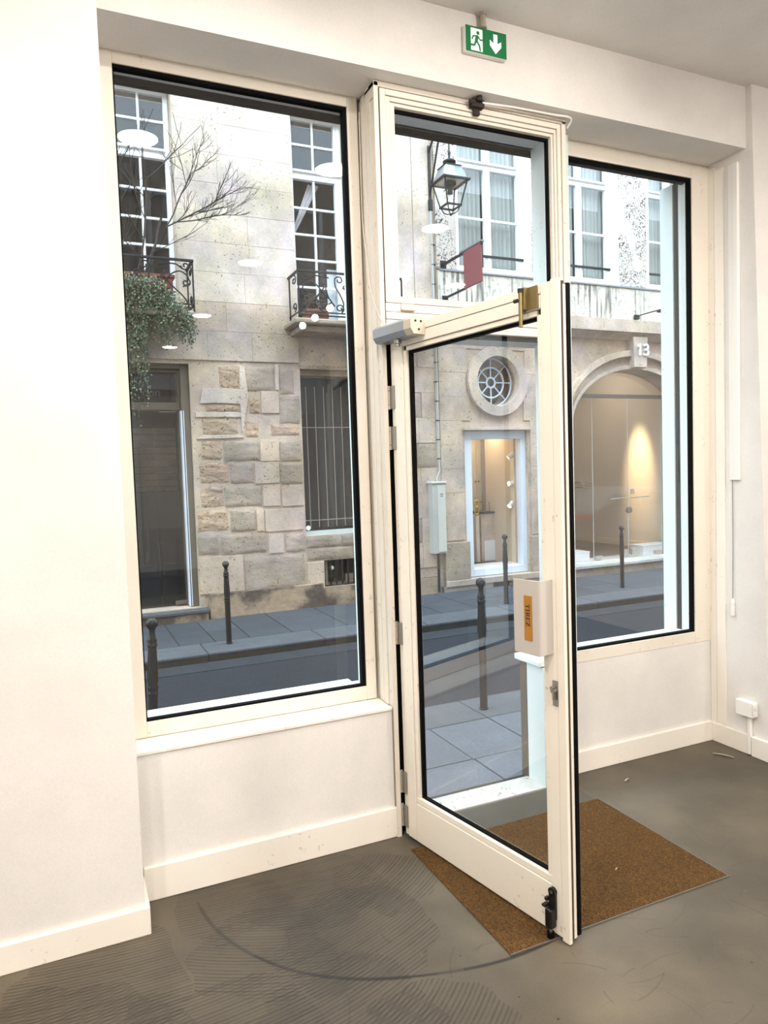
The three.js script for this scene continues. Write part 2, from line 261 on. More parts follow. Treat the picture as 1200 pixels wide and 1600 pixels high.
// door frame with its transom light
{
  const f = frameGroup('trim_1');
  put(f, 'post', [bx(1.18, 1.194, 0, 3.0, -2.8, -2.604), bx(1.174, 1.193, 0, 3.005, -2.606, -2.6, 0.001), bx(1.174, 1.18, 0.541, 3.0, -2.732, -2.692), bx(1.174, 1.18, 0.541, 3.0, -2.689, -2.649), bx(1.174, 1.18, 2.95, 3.005, -2.649, -2.606)], M.cream);
  put(f, 'post_groove', bx(1.193, 1.199, 2.05, 2.985, -2.64, -2.605), M.groove);
  put(f, 'head', bx(1.174, 2.092, 2.988, 3.01, -2.7, -2.6, 0.002), M.cream);
  put(f, 'post', [bx(2.07, 2.092, 0.004, 3.0, -2.7, -2.6, 0.002), bx(2.066, 2.07, 0.004, 2.98, -2.68, -2.61)], M.cream);
  put(f, 'transom_bar', [bx(1.198, 2.068, 2.062, 2.098, -2.66, -2.602, 0.002), bx(1.198, 2.068, 2.1, 2.128, -2.66, -2.6, 0.002), bx(1.198, 2.068, 2.13, 2.163, -2.66, -2.602, 0.002), bx(1.198, 2.068, 2.064, 2.16, -2.7, -2.61)], M.cream);
  put(f, 'gap_strip', [bx(1.2, 2.066, 2.052, 2.063, -2.68, -2.625), bx(1.194, 1.203, 0.004, 2.06, -2.66, -2.607), bx(1.194, 1.24, 0.004, 2.06, -2.69, -2.63)], M.rubber, 'black strip standing in for the shadow gap beside the leaf');  // black boxes stand in for the shadow gap and stop light at the hinge
  put(f, 'head_lining', bx(1.19, 2.1, 2.062, 2.2, -2.86, -2.7), M.soffitOut);
  put(f, 'outer_post', [bx(2.05, 2.184, 0.58, 3.0, -2.8, -2.7), bx(2.0, 2.06, 0, 2.06, -2.72, -2.66)], M.outPaint);
  put(f, 'outer_pier', bx(1.972, 2.15, -0.05, 0.565, -2.81, -2.68), M.outPaint);
  put(f, 'corner_strip', bx(1.968, 2.15, -0.05, 0.57, -2.862, -2.812, 0.003), std(0x5d5348, 0.7, { map: T_scuff }), 'bare brown metal corner strip');
  put(f, 'pier_cap', bx(1.955, 2.16, 0.57, 0.598, -2.89, -2.69, 0.006), M.outPaint);
  put(f, 'threshold', bx(1.19, 1.99, -0.05, 0.008, -2.825, -2.68, 0.004), M.marble, 'worn white stone threshold');
  put(f, 'threshold_strip', bx(1.19, 1.99, -0.05, 0.002, -2.855, -2.826), M.grime);
  const c = frameGroup('window_3');
  for (const g of ringLRTB(1.2, 2.065, 2.165, 2.986, 0.024, 0.018, 0.022, 0.012, -2.66, -2.602)) put(c, 'frame_board', g, M.cream);
  for (const g of ringLRTB(1.2255, 2.0455, 2.1785, 2.9625, 0.021, 0.012, 0.017, 0.008, -2.66, -2.608)) put(c, 'frame_step', g, M.cream);
  for (const g of ringLRTB(1.248, 2.032, 2.188, 2.944, 0.02, 0.01, 0.013, 0.006, -2.66, -2.614)) put(c, 'bead', g, M.cream);
  put(c, 'gasket', ringLRTB(1.268, 2.022, 2.194, 2.931, 0.001, 0.01, 0.01, 0.002, -2.65, -2.634, 0), M.rubber, 'black rubber gasket');
  put(c, 'pane', bx(1.268, 2.022, 2.192, 2.931, -2.6435, -2.643), M.glass);
  put(c, 'hinge', [bx(1.262, 1.32, 2.135, 2.162, -2.602, -2.596), cyl(1.291, 2.137, -2.593, 0.004, 0.004, 0.056, 'x', 8)], M.satin);
  put(c, 'catch', [bx(1.5, 1.56, 2.135, 2.157, -2.602, -2.592, 0.003), bar([1.505, 2.138, -2.586], [1.56, 2.15, -2.588], 0.004)], M.cream);
  const l = put(c, 'latch', [bx(1.6, 1.66, 2.972, 3.004, -2.6, -2.572, 0.003), bx(1.618, 1.646, 2.948, 2.975, -2.602, -2.588, 0.002), cyl(1.63, 3.0, -2.565, 0.012, 0.012, 0.02, 'y', 12), cyl(1.602, 2.99, -2.575, 0.008, 0.008, 0.025, 'x', 10)], M.grime, 'tarnished metal transom latch');
  put(c, 'pull_rod', tube([[1.65, 2.992, -2.575], [1.8, 2.998, -2.57], [2.0, 3.0, -2.566], [2.085, 3.0, -2.562], [2.102, 2.996, -2.575], [2.1, 2.975, -2.6]], 0.0045, 8), M.plastic, 'cream painted rod that works the latch');
}
// header of the shopfront outside
struct('trim_2', [bx(0.172, 3.12, 2.955, 3.02, -2.803, -2.784), bx(1.2, 2.06, 2.955, 3.02, -2.8, -2.66)], M.soffitOut);
struct('trim_3', [bx(0.172, 3.02, 2.932, 3.05, -2.83, -2.803, 0.002)], M.shutter);

// glass door, open into the room; local axes: x along the leaf from its hinges, z out of its room side
const D = frameGroup('door_1'); D.position.set(1.205, 0, -2.604); D.rotation.y = -1.385; at.set(D, null);
{
  const y0 = 0.012, y1 = 2.052, W = 0.872;
  put(D, 'hinge_stile', [bx(0.006, 0.03, y0, y1, -0.045, -0.004, 0.002), bx(0.0315, 0.085, y0, y1, -0.045, 0, 0.002), bx(0.087, 0.106, 0.19, 1.962, -0.035, -0.006, 0.002)], M.leaf);
  put(D, 'lock_stile', [bx(0.8025, W - 0.0308, y0, y1, -0.045, 0, 0.002), bx(W - 0.029, W, y0 - 0.008, y1 + 0.004, -0.012, 0.001, 0.001), bx(0.781, 0.8005, 0.19, 1.962, -0.035, -0.006, 0.002)], M.leaf);
  put(D, 'joint_groove', [bx(0.02, 0.1, y0 + 0.002, y1 - 0.002, -0.03, -0.014), bx(0.785, W - 0.004, y0 + 0.002, y1 - 0.002, -0.03, -0.013), bx(0.08, 0.81, y0 + 0.002, 0.185, -0.03, -0.014), bx(0.08, 0.81, 1.968, y1 - 0.002, -0.03, -0.014)], M.groove);
  put(D, 'edge_strip', bx(W - 0.03, W - 0.006, y0 + 0.004, y1 - 0.006, -0.024, -0.0125), std(0x7a5a44, 0.7), 'brown worn edge of the leaf');
  put(D, 'edge_strip', bx(W - 0.03, W - 0.002, y0 + 0.002, y1 - 0.012, -0.036, -0.0245, 0.001), M.leaf);
  put(D, 'edge_seal', bx(W - 0.03, W + 0.003, y0 + 0.01, y1 - 0.008, -0.05, -0.0365), M.rubber, 'black rubber sealing strip on the leaf edge');
  put(D, 'top_rail', [bx(0.087, 0.801, 2.0225, y1, -0.045, 0.002, 0.002), bx(0.087, 0.801, 1.979, 2.0207, -0.045, 0, 0.002), bx(0.106, 0.781, 1.96, 1.9772, -0.035, -0.006, 0.002)], M.leaf);
  put(D, 'bottom_rail', [bx(0.087, 0.801, y0, 0.168, -0.045, 0, 0.002), bx(0.087, 0.801, 0.1698, 0.192, -0.035, -0.004, 0.002)], M.leaf);
  put(D, 'gasket', ringLRTB(0.104, 0.784, 0.19, 1.964, 0.014, 0.002, 0.014, 0.008, -0.034, -0.018, 0), M.rubber, 'black rubber gasket');
  put(D, 'pane', bx(0.104, 0.784, 0.19, 1.964, -0.0265, -0.026), M.glass);
  for (const y of [1.79, 1.63, 0.845, 0.23, 0.09]) {
    const h = put(D, 'hinge', [bx(0.004, 0.033, y - 0.045, y + 0.045, 0, 0.004, 0.001)], M.steel, 'dull steel hinge');
    put(h, 'knuckle', [cyl(-0.002, y, 0.005, 0.0065, 0.0065, 0.052, 'y', 12), cyl(-0.002, y + 0.037, 0.005, 0.0068, 0.0068, 0.018, 'y', 12), cyl(-0.002, y - 0.037, 0.005, 0.0068, 0.0068, 0.018, 'y', 12)], M.satin);
  }
  // closer box
  const c = sub(D, 'door_closer', 'grey metal door closer box');
  const prof = [[0, 1.998], [0, 2.062], [-0.05, 2.062], [-0.066, 2.05], [-0.066, 2.018], [-0.052, 1.998]];
  put(c, 'body', extr(prof, 0.2).rotateY(Math.PI / 2).translate(-0.01, 0, 0.001), M.closer);
  put(c, 'end_cap', extr(prof, 0.045).rotateY(Math.PI / 2).translate(0.191, 0, 0.001), M.closerCap, 'beige plastic end cap');
  for (const [z, y] of [[0.02, 2.045], [0.045, 2.045], [0.03, 2.015]]) put(c, 'screw', cyl(0.237, y, z, 0.004, 0.004, 0.003, 'x', 10), M.grime);
  put(c, 'spindle', [cyl(0.11, 1.99, 0.035, 0.014, 0.014, 0.014), cyl(0.11, 1.978, 0.035, 0.009, 0.009, 0.014)], M.steel);
  // brass bolt at the head
  const b = sub(D, 'flush_bolt', 'tarnished brass bolt');
  put(b, 'back_plate', [bx(0.756, 0.796, 1.982, 2.05, 0, 0.006, 0.001), bx(0.742, 0.757, 1.982, 2.05, 0, 0.02, 0.001), bx(0.728, 0.744, 1.978, 2.05, 0, 0.012, 0.001)], M.oldBrass);
  put(b, 'rod', [cyl(0.741, 1.985, 0.022, 0.0065, 0.0065, 0.11, 'y', 12)], M.oldBrass);
  put(b, 'knob', [cyl(0.729, 2.012, 0.03, 0.006, 0.006, 0.014, 'x', 10), cyl(0.741, 2.042, 0.022, 0.0085, 0.0085, 0.012, 'y', 10)], M.grime);
  // pull handle
  const h = sub(D, 'pull_handle', 'grey boxed pull handle');
  put(h, 'box', [bx(0.722, 0.828, 0.918, 1.15, 0.056, 0.062, 0.001), bx(0.821, 0.828, 0.918, 1.15, 0, 0.06, 0.001), bx(0.735, 0.822, 0.93, 1.138, 0, 0.057)], M.handle);
  const pl = put(h, 'name_plate', bx(0.768, 0.8, 0.962, 1.102, 0.062, 0.0645, 0.0006), M.plateBrass, 'brass plate that reads TIREZ');
  put(h, 'lettering', new TextGeometry('TIREZ', { font, size: 0.0165, depth: 0.0006, curveSegments: 4 }).rotateZ(-Math.PI / 2).translate(0.776, 1.076, 0.0645), std(0x2a1a08, 0.6), 'dark engraved letters');
  // lock
  const k = sub(D, 'lock', 'steel lock cylinder');
  put(k, 'lock_plate', bx(0.823, 0.845, 0.755, 0.835, 0.001, 0.004, 0.001), M.steel);
  put(k, 'cylinder', [cyl(0.834, 0.805, 0.009, 0.0085, 0.0085, 0.014, 'z', 16), bx(0.8295, 0.8385, 0.775, 0.803, 0.003, 0.014, 0.002), cyl(0.834, 0.815, 0.012, 0.005, 0.006, 0.02, 'z', 12)], M.steel);
  // floor stop
  const s = sub(D, 'door_stop', 'black sprung foot stop');
  put(s, 'housing', [bx(0.795, 0.823, 0.06, 0.15, 0, 0.012, 0.004), cyl(0.809, 0.15, 0.006, 0.014, 0.014, 0.012, 'z', 16), bx(0.794, 0.822, 0.036, 0.1, 0.002, 0.03, 0.006), bx(0.78, 0.796, 0.098, 0.106, 0.004, 0.028, 0.002), bx(0.784, 0.797, 0.116, 0.128, 0.004, 0.02, 0.004)], M.plasticBlack);
  put(s, 'rod', cyl(0.808, 0.035, 0.017, 0.005, 0.005, 0.05, 'y', 10), M.steel);
  put(s, 'rubber_foot', [cyl(0.808, 0.011, 0.017, 0.012, 0.012, 0.02, 'y', 14)], M.rubber);
  put(s, 'screw', cyl(0.809, 0.15, 0.0125, 0.005, 0.005, 0.002, 'z', 10), M.steel);
}
tag(put(scene, 'bell_wire', tube([[1.171, 2.95, -2.742], [1.171, 2.5, -2.742], [1.17, 2.36, -2.71], [1.17, 2.26, -2.69], [1.171, 2.16, -2.645], [1.176, 2.09, -2.597], [1.19, 2.075, -2.592]], 0.0022, 6, 60), M.cable), 'thin cream wire running down the side of the left door post', 'wire');

// coir mat let into the floor
{
  const m = thing('coir_mat', 'brown coir doormat set into the grey floor under the open door', 'doormat', [1.645, 0, -2.14]);
  put(m, 'backing', bx(1.178, 2.11, 0.0005, 0.004, -2.486, -1.796), M.coir);
  put(m, 'edge_trim', [bx(1.176, 2.113, 0.0005, 0.005, -1.796, -1.7925), bx(2.11, 2.113, 0.0005, 0.005, -2.486, -1.796)], std(0x77736a, 0.5, { metalness: 0.5 }), 'thin metal edging');
  const bl = new THREE.BufferGeometry(); bl.setAttribute('position', new THREE.Float32BufferAttribute([-0.0009, 0, 0, 0.0009, 0, 0, 0.0002, 0.007, 0.002], 3)); bl.computeVertexNormals();
  const N = 26000, im = new THREE.InstancedMesh(bl, std(0xffffff, 0.95, { side: THREE.DoubleSide }), N), o = new THREE.Object3D(), c = new THREE.Color();
  for (let i = 0; i < N; i++) {
    o.position.set(rr(-0.464, 0.462), 0.0035, rr(-0.344, 0.342)); o.rotation.set(rr(-0.9, 0.9), rr(0, 6.3), rr(-0.9, 0.9)); o.scale.setScalar(rr(0.5, 1)); o.updateMatrix(); im.setMatrixAt(i, o.matrix);
    const k = rr(0.55, 1.2); im.setColorAt(i, c.setRGB(0.185 * k, 0.095 * k, 0.018 * k));
  }
  im.name = 'fibre_pile'; im.userData.kind = 'stuff'; m.add(im);
}
// litter
function chip(name, label, cat, x, z, turn, l, w, mat, grp) {
  const t = put(scene, name, sheet((u, v) => [(u - 0.5) * l, 0.004 + 0.004 * Math.sin(u * 3.1) + 0.002 * v, (v - 0.5) * w * (1 - 0.5 * Math.abs(u - 0.5))], 5, 2), mat);
  t.position.set(x, 0, z); t.rotation.y = turn; return tag(t, label, cat, grp);
}
const chipM = std(0xb59a70, 0.8, { side: THREE.DoubleSide }), paperM = std(0xddd6c8, 0.8, { side: THREE.DoubleSide });
chip('wood_chip', 'small pale wood chip near the middle of the coir doormat', 'debris', 1.79, -2.01, 0.5, 0.022, 0.007, chipM);
chip('wood_chip', 'tiny bleached splinter on the far right corner of the doormat', 'debris', 2.08, -2.4, -1.0, 0.02, 0.005, paperM);
chip('paper_scrap', 'torn paper strip on the floor in the corner by the right baseboard', 'debris', 2.98, -2.56, -1.1, 0.1, 0.016, std(0xa8a297, 0.9, { side: THREE.DoubleSide }));
chip('paper_scrap', 'small white scrap on the floor before the right window wall', 'debris', 2.36, -2.57, 0.3, 0.04, 0.009, paperM);

// right reveal: boards, trunking, pull cord, sockets
{
  const t = frameGroup('trim_4');
  put(t, 'reveal_board', bx(3.114, 3.122, 0.1, 2.99, -2.75, -2.712, 0.001), M.paint);
  put(t, 'reveal_board', bx(3.112, 3.122, 0.1, 2.97, -2.709, -2.655, 0.001), M.paint);
}
{
  const t = thing('cable_trunking', 'white plastic trunking down the right reveal above the pull cord', 'trunking', [3.12, 1.396, -2.592]);
  put(t, 'duct', [bx(3.108, 3.12, 1.396, 2.962, -2.622, -2.592, 0.002)], M.plastic); put(t, 'cover', bx(3.102, 3.12, 1.396, 2.96, -2.59, -2.564, 0.002), M.plastic);
  const c = thing('pull_cord', 'thin grey pull cord ending in a white plastic knob', 'pull cord', [3.112, 0.695, -2.608]);
  put(c, 'cord', tube([[3.112, 1.42, -2.607], [3.113, 1.1, -2.607], [3.111, 0.785, -2.608]], 0.0018, 6), std(0x6d6a66, 0.7));
  put(c, 'knob', lathe([[0.001, 0.092], [0.006, 0.09], [0.009, 0.08], [0.011, 0.075], [0.011, 0.06], [0.0095, 0.058], [0.0105, 0.056], [0.0115, 0.03], [0.0095, 0.028], [0.0105, 0.026], [0.01, 0.004], [0.007, 0], [0.001, 0]], 16).translate(3.111, 0.695, -2.608), M.plastic);
  const s = thing('wall_socket', 'white surface socket box low on the right reveal', 'socket', [3.12, 0, -2.52]);
  put(s, 'box', bx(3.085, 3.121, 0.2, 0.278, -2.575, -2.475, 0.004), M.plastic);
  put(s, 'socket_face', [bx(3.083, 3.118, 0.205, 0.273, -2.475, -2.468, 0.003), cyl(3.1, 0.256, -2.467, 0.012, 0.012, 0.004, 'z', 18), cyl(3.1, 0.222, -2.467, 0.012, 0.012, 0.004, 'z', 18)], std(lin(0.75, 0.73, 0.7), 0.3));
  put(s, 'conduit', bx(3.1, 3.118, 0.004, 0.2, -2.517, -2.499, 0.003), M.plastic);
}
// exit sign
{
  const e = thing('exit_sign', 'green illuminated exit sign with running figure and down arrow on the header', 'exit sign', [1.628, 3.138, -2.527]);
  put(e, 'housing', bx(1.532, 1.725, 3.138, 3.24, -2.526, -2.503, 0.003), M.plastic);
  const w = 0.189, h = 0.098, cv = document.createElement('canvas'); cv.width = 512; cv.height = 256;
  const c = cv.getContext('2d'); c.fillStyle = '#0d6a3c'; c.fillRect(0, 0, 512, 256);
  c.fillStyle = '#f4fbf2'; c.fillRect(62, 18, 146, 222);
  c.strokeStyle = c.fillStyle = '#0d6a3c'; c.lineCap = c.lineJoin = 'round';
  c.beginPath(); c.arc(152, 58, 19, 0, 7); c.fill();
  c.lineWidth = 36; c.beginPath(); c.moveTo(140, 98); c.lineTo(128, 142); c.stroke();
  c.lineWidth = 15; const ln = (...p) => { c.beginPath(); c.moveTo(p[0], p[1]); for (let i = 2; i < p.length; i += 2) c.lineTo(p[i], p[i + 1]); c.stroke(); };
  ln(128, 92, 92, 96, 78, 128); ln(152, 92, 178, 124, 206, 120); c.lineWidth = 20; ln(136, 145, 166, 180, 176, 226); ln(122, 148, 106, 186, 44, 188); c.lineWidth = 18; ln(40, 186, 44, 228);
  c.fillStyle = '#f4fbf2'; c.beginPath(); for (const [x, y] of [[346, 30], [398, 30], [398, 122], [446, 92], [446, 150], [372, 228], [300, 150], [300, 92], [346, 122]]) c.lineTo(x, y); c.fill();
  const t = new THREE.CanvasTexture(cv); t.colorSpace = THREE.SRGBColorSpace; t.repeat.set(1 / w, 1 / h); t.offset.set(-1.5345 / w, -3.14 / h);
  put(e, 'sign_face', bx(1.5345, 1.5345 + w, 3.14, 3.14 + h, -2.503, -2.5015), new THREE.MeshStandardMaterial({ map: t, emissive: 0xffffff, emissiveMap: t, emissiveIntensity: 0.25, roughness: 0.3 }), 'green printed face');
  put(e, 'stem', [cyl(1.618, 3.272, -2.505, 0.012, 0.012, 0.055, 'y', 16), cyl(1.618, 3.244, -2.505, 0.015, 0.015, 0.006, 'y', 16), cyl(1.618, 3.295, -2.505, 0.016, 0.016, 0.01, 'y', 16)], M.satin, 'grey metal stem');
}
// downlights in the ceiling: a glowing disc and an area light of its size just below
const discM = new THREE.MeshStandardMaterial({ color: 0xffffff, emissive: lin(1, 0.92, 0.8), emissiveIntensity: 30, roughness: 0.6 });
{
  const d = thing('ceiling_downlight', '', 'downlight', [0, 3.3, 0], 'ceiling downlights', true);
  put(d, 'trim_ring', lathe([[0.1, -0.002], [0.104, -0.012], [0.112, -0.012], [0.118, -0.001], [0.1, -0.001]], 32), M.plastic);
  put(d, 'glowing_disc', cyl(0, -0.006, 0, 0.1, 0.1, 0.008, 'y', 32), discM);
  const spots = [[0.456, -1.5, 'over the left window bay'], [1.554, -1.47, 'in front of the door'], [1.54, 0.51, 'second back from the door'], [1.505, 2.62, 'third back from the door'], [1.43, 4.69, 'fourth back from the door'], [2.63, -0.5, 'right of the door row'],
    [-0.9, -0.3, 'added unseen in a left row, front'], [-0.9, 1.6, 'added unseen in a left row, middle'], [-0.9, 3.6, 'added unseen in a left row, back'], [3.6, 0.9, 'added unseen in a right row, front'], [3.6, 3.2, 'added unseen in a right row, back']];  // left and right rows are added out of view to brighten pier and door
  const dim = [0.62, 0.36, 1, 1.1, 1, 0.9, 1.5, 1.8, 1.6, 1.1, 1.1];
  spots.forEach(([x, z, w], i) => {
    const o = i ? copy(d, [x, 3.3, z]) : d; o.position.set(x, 3.3, z); o.userData.label = 'round white ceiling downlight ' + w;
    const l = new THREE.RectAreaLight(new THREE.Color().setRGB(1, 0.925, 0.86), LAMP * dim[i], 0.14, 0.14); l.position.set(x, 3.286, z); l.lookAt(x, 0, z); l.name = 'downlight_lamp'; scene.add(l);
  });
}
{ // track of small spotlights turned to the front wall, behind the viewer
  const t = thing('lighting_track', 'white lighting track on the ceiling holding three small spotlights', 'track', [2.6, 3.27, 1.95]); put(t, 'rail', bx(2.582, 2.618, 3.275, 3.3, 1.2, 2.7, 0.003), M.plastic);
  [[1.5, 'nearest the door'], [1.97, 'in the middle'], [2.4, 'furthest from the door']].forEach(([z, w], i) => {
    const dir = V(2.2 - 0.7 * i - 2.6, -0.12, -2.5 - z).normalize(), q = new THREE.Quaternion().setFromUnitVectors(V(0, 1, 0), dir), k = (o) => o.applyQuaternion(q).translate(2.6, 3.19, z);
    const g = thing('track_spotlight', 'small white cylinder spotlight on the ceiling track, ' + w, 'spotlight', [2.6, 3.19, z], 'spotlights on the ceiling track');
    put(g, 'head', k(lathe([[0.001, -0.1], [0.036, -0.095], [0.04, 0.02], [0.036, 0.02], [0.034, -0.02], [0.001, -0.02]], 20)), M.plastic); put(g, 'stem', cyl(2.6, 3.25, z, 0.008, 0.008, 0.06), M.plastic); put(g, 'glowing_lens', k(cyl(0, 0.006, 0, 0.022, 0.022, 0.008)), discM);
    const l = new THREE.SpotLight(new THREE.Color().setRGB(1, 0.925, 0.86), 9, 0, 0.62, 1, 2); l.position.copy(V(2.6, 3.19, z).addScaledVector(dir, 0.025)); l.target.position.copy(l.position).add(dir); l.castShadow = true; l.shadow.radius = 1.7; l.name = 'track_lamp'; scene.add(l, l.target);
  });
}

// ================= THE STREET =================
Object.assign(M, {
  stoneR: std(lin(0.66, 0.47, 0.335), 0.95, { map: T_stone, bumpMap: T_stoneB, bumpScale: 0.02 }), stoneR2: std(lin(0.62, 0.46, 0.345), 0.95, { map: T_stone, bumpMap: T_stoneB, bumpScale: 0.015 }),
  stoneG: std(lin(0.5, 0.41, 0.335), 0.95, { map: T_stone, bumpMap: T_stoneB, bumpScale: 0.006 }), stoneG2: std(lin(0.55, 0.439, 0.362), 0.95, { map: T_stone, bumpMap: T_stoneB, bumpScale: 0.006 }),
  stoneP: std(lin(0.76, 0.6, 0.487), 0.9, { map: T_stone, bumpMap: T_stoneB, bumpScale: 0.003 }), stoneP2: std(lin(0.82, 0.649, 0.529), 0.9, { map: T_stone, bumpMap: T_stoneB, bumpScale: 0.003 }), stoneP3: std(lin(0.76, 0.62, 0.529), 0.9, { map: T_stone, bumpMap: T_stoneB, bumpScale: 0.003 }),
  mortar: std(lin(0.76, 0.61, 0.497), 0.95, { map: T_stone, bumpMap: T_stoneB, bumpScale: 0.003 }), bright: std(lin(0.9, 0.75, 0.648), 0.9, { map: T_stone, bumpMap: T_stoneB, bumpScale: 0.002 }), bright2: std(lin(0.86, 0.719, 0.605), 0.9, { map: T_stone, bumpMap: T_stoneB, bumpScale: 0.002 }), plaster: std(lin(0.86, 0.719, 0.627), 0.95, { map: T_stone, bumpMap: T_stoneB, bumpScale: 0.004 }),
  damp: std(lin(0.5, 0.4, 0.313), 0.85, { map: T_damp, bumpMap: T_stoneB, bumpScale: 0.004 }), pitted: std(lin(0.66, 0.58, 0.52), 0.95, { map: T_pitted, bumpMap: T_stoneB, bumpScale: 0.006 }), band: std(lin(0.8, 0.7, 0.6), 0.9, { map: T_streak }),
  white: std(lin(0.84, 0.86, 0.87), 0.4), blueWhite: std(lin(0.72, 0.8, 0.9), 0.4), iron: std(0x17181b, 0.55, { metalness: 0.3 }), bollard: std(0x1d1716, 0.38, { metalness: 0.2 }),
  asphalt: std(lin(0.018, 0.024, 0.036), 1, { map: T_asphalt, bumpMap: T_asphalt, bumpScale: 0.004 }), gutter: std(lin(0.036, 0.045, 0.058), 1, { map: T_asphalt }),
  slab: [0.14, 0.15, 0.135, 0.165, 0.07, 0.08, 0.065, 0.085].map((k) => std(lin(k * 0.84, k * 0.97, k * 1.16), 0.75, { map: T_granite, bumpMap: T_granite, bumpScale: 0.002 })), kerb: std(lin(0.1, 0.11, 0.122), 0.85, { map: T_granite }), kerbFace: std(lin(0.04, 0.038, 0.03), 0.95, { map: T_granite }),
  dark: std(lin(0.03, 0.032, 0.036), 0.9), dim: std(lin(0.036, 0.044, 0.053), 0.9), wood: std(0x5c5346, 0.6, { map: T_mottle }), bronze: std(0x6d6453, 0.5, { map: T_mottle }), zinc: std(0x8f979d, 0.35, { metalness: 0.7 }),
  glassDark: glassMat({ color: lin(0.75, 0.78, 0.8) }), pipe: std(0xb9bab6, 0.6), red: std(lin(0.2, 0.05, 0.055), 0.6), terracotta: std(0x7d4437, 0.8), gold: std(0xb08a35, 0.35, { metalness: 0.8 }),
});
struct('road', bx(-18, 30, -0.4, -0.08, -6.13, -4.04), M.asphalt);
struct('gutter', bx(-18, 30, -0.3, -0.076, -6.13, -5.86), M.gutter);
{ // pavements of separate slabs
  const n = frameGroup('pavement_near');
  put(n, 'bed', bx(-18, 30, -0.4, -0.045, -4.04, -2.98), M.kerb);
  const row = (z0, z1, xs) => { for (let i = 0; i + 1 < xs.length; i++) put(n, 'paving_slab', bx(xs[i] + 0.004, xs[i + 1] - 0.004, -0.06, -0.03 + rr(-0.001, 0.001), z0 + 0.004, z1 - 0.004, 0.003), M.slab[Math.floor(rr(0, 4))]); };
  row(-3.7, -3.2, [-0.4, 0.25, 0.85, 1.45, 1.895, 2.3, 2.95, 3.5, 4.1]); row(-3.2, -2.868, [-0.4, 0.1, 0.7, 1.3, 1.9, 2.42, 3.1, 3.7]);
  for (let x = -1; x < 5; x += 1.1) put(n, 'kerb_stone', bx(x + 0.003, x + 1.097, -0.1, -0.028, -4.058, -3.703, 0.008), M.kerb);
  const f = frameGroup('pavement_far');
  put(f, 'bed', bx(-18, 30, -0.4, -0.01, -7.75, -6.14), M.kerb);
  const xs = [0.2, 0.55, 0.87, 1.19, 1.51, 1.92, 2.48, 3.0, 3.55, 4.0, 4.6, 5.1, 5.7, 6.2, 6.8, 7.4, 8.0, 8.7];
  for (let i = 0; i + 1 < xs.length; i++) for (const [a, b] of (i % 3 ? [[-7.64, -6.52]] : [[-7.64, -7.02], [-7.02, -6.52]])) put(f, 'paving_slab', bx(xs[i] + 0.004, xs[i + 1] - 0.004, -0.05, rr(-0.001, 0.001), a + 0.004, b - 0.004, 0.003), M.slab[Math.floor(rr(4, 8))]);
  for (let x = 0; x < 9; x += 1.05) { const k = put(f, 'kerb_stone', bx(x + 0.003, x + 1.047, -0.03, 0.002, -6.518, -6.125, 0.012), M.kerb); put(k, 'kerb_face', bx(x + 0.002, x + 1.048, -0.2, -0.022, -6.5, -6.128, 0.006), M.kerbFace, 'dark kerb face'); }
}
// our own side of the street, above and beside the shopfront (mirrored in the windows opposite)
struct('wall_street', [bx(-9, 16, 3.6, 7.0, -2.98, -2.5), bx(-9, -2.8, -0.1, 3.6, -2.98, -2.5), bx(4.8, 16, -0.1, 3.6, -2.98, -2.5)], M.stoneP);
struct('roof_deck', bx(-9, 16, 6.8, 7.0, -2.5, 7), M.dim);
[-4, -1.5, 1, 3.5, 6, 8.5, 11].forEach((x, i) => struct('window_' + (i + 4), [...ring4(x, x + 1.1, 4.4, 6.3, 0.07, -3.02, -2.97), bx(x + 0.52, x + 0.58, 4.47, 6.23, -3.01, -2.975)], M.white));

function bollardGeo(h) {
  const p = [[0.001, 0], [0.0245, 0], [0.024, 0.5], [0.027, 0.51], [0.027, 0.525], [0.022, 0.53], [0.027, 0.545], [0.028, 0.56], [0.023, 0.57], [0.0285, 0.6], [0.0225, 0.79], [0.021, 0.81], [0.026, 0.82], [0.026, 0.835], [0.02, 0.84], [0.026, 0.855], [0.02, 0.87], [0.0155, 0.9], [0.0155, 0.925], [0.021, 0.93], [0.021, 0.938], [0.013, 0.945]];
  for (let i = 0; i <= 10; i++) { const a = -1.15 + i * (1.571 + 1.15) / 10; p.push([Math.max(0.0005, 0.0315 * Math.cos(a)), 0.964 + 0.037 * Math.sin(a)]); }
  return lathe(p.map(([r, y]) => [r, y * h]), 20);
}
function bollard(label, x, y, z, h, lean = 0) { const b = thing('street_bollard', label, 'bollard', [x, y, z], 'cast iron bollards along the kerbs', true); put(b, 'post', bollardGeo(h), M.bollard); put(b, 'base_collar', lathe([[0.001, 0], [0.029, 0], [0.028, 0.012], [0.023, 0.016]], 16), M.bollard); b.rotation.z = lean; return b; }
bollard('dark iron bollard across the road in front of the rough stone wall', 1.283, 0, -6.38, 0.745);
bollard('dark iron bollard on the near kerb, cut off by the left window frame', 0.352, -0.03, -3.84, 0.815, -0.035);
bollard('dark iron bollard on the near kerb, seen through the open glass door', 2.362, -0.03, -3.84, 0.84);
bollard('dark iron bollard across the road before the small lit shop window', 4.38, 0, -6.6, 0.765);
bollard('dark iron bollard across the road before the arched shop doors', 6.1, 0, -6.68, 0.75);

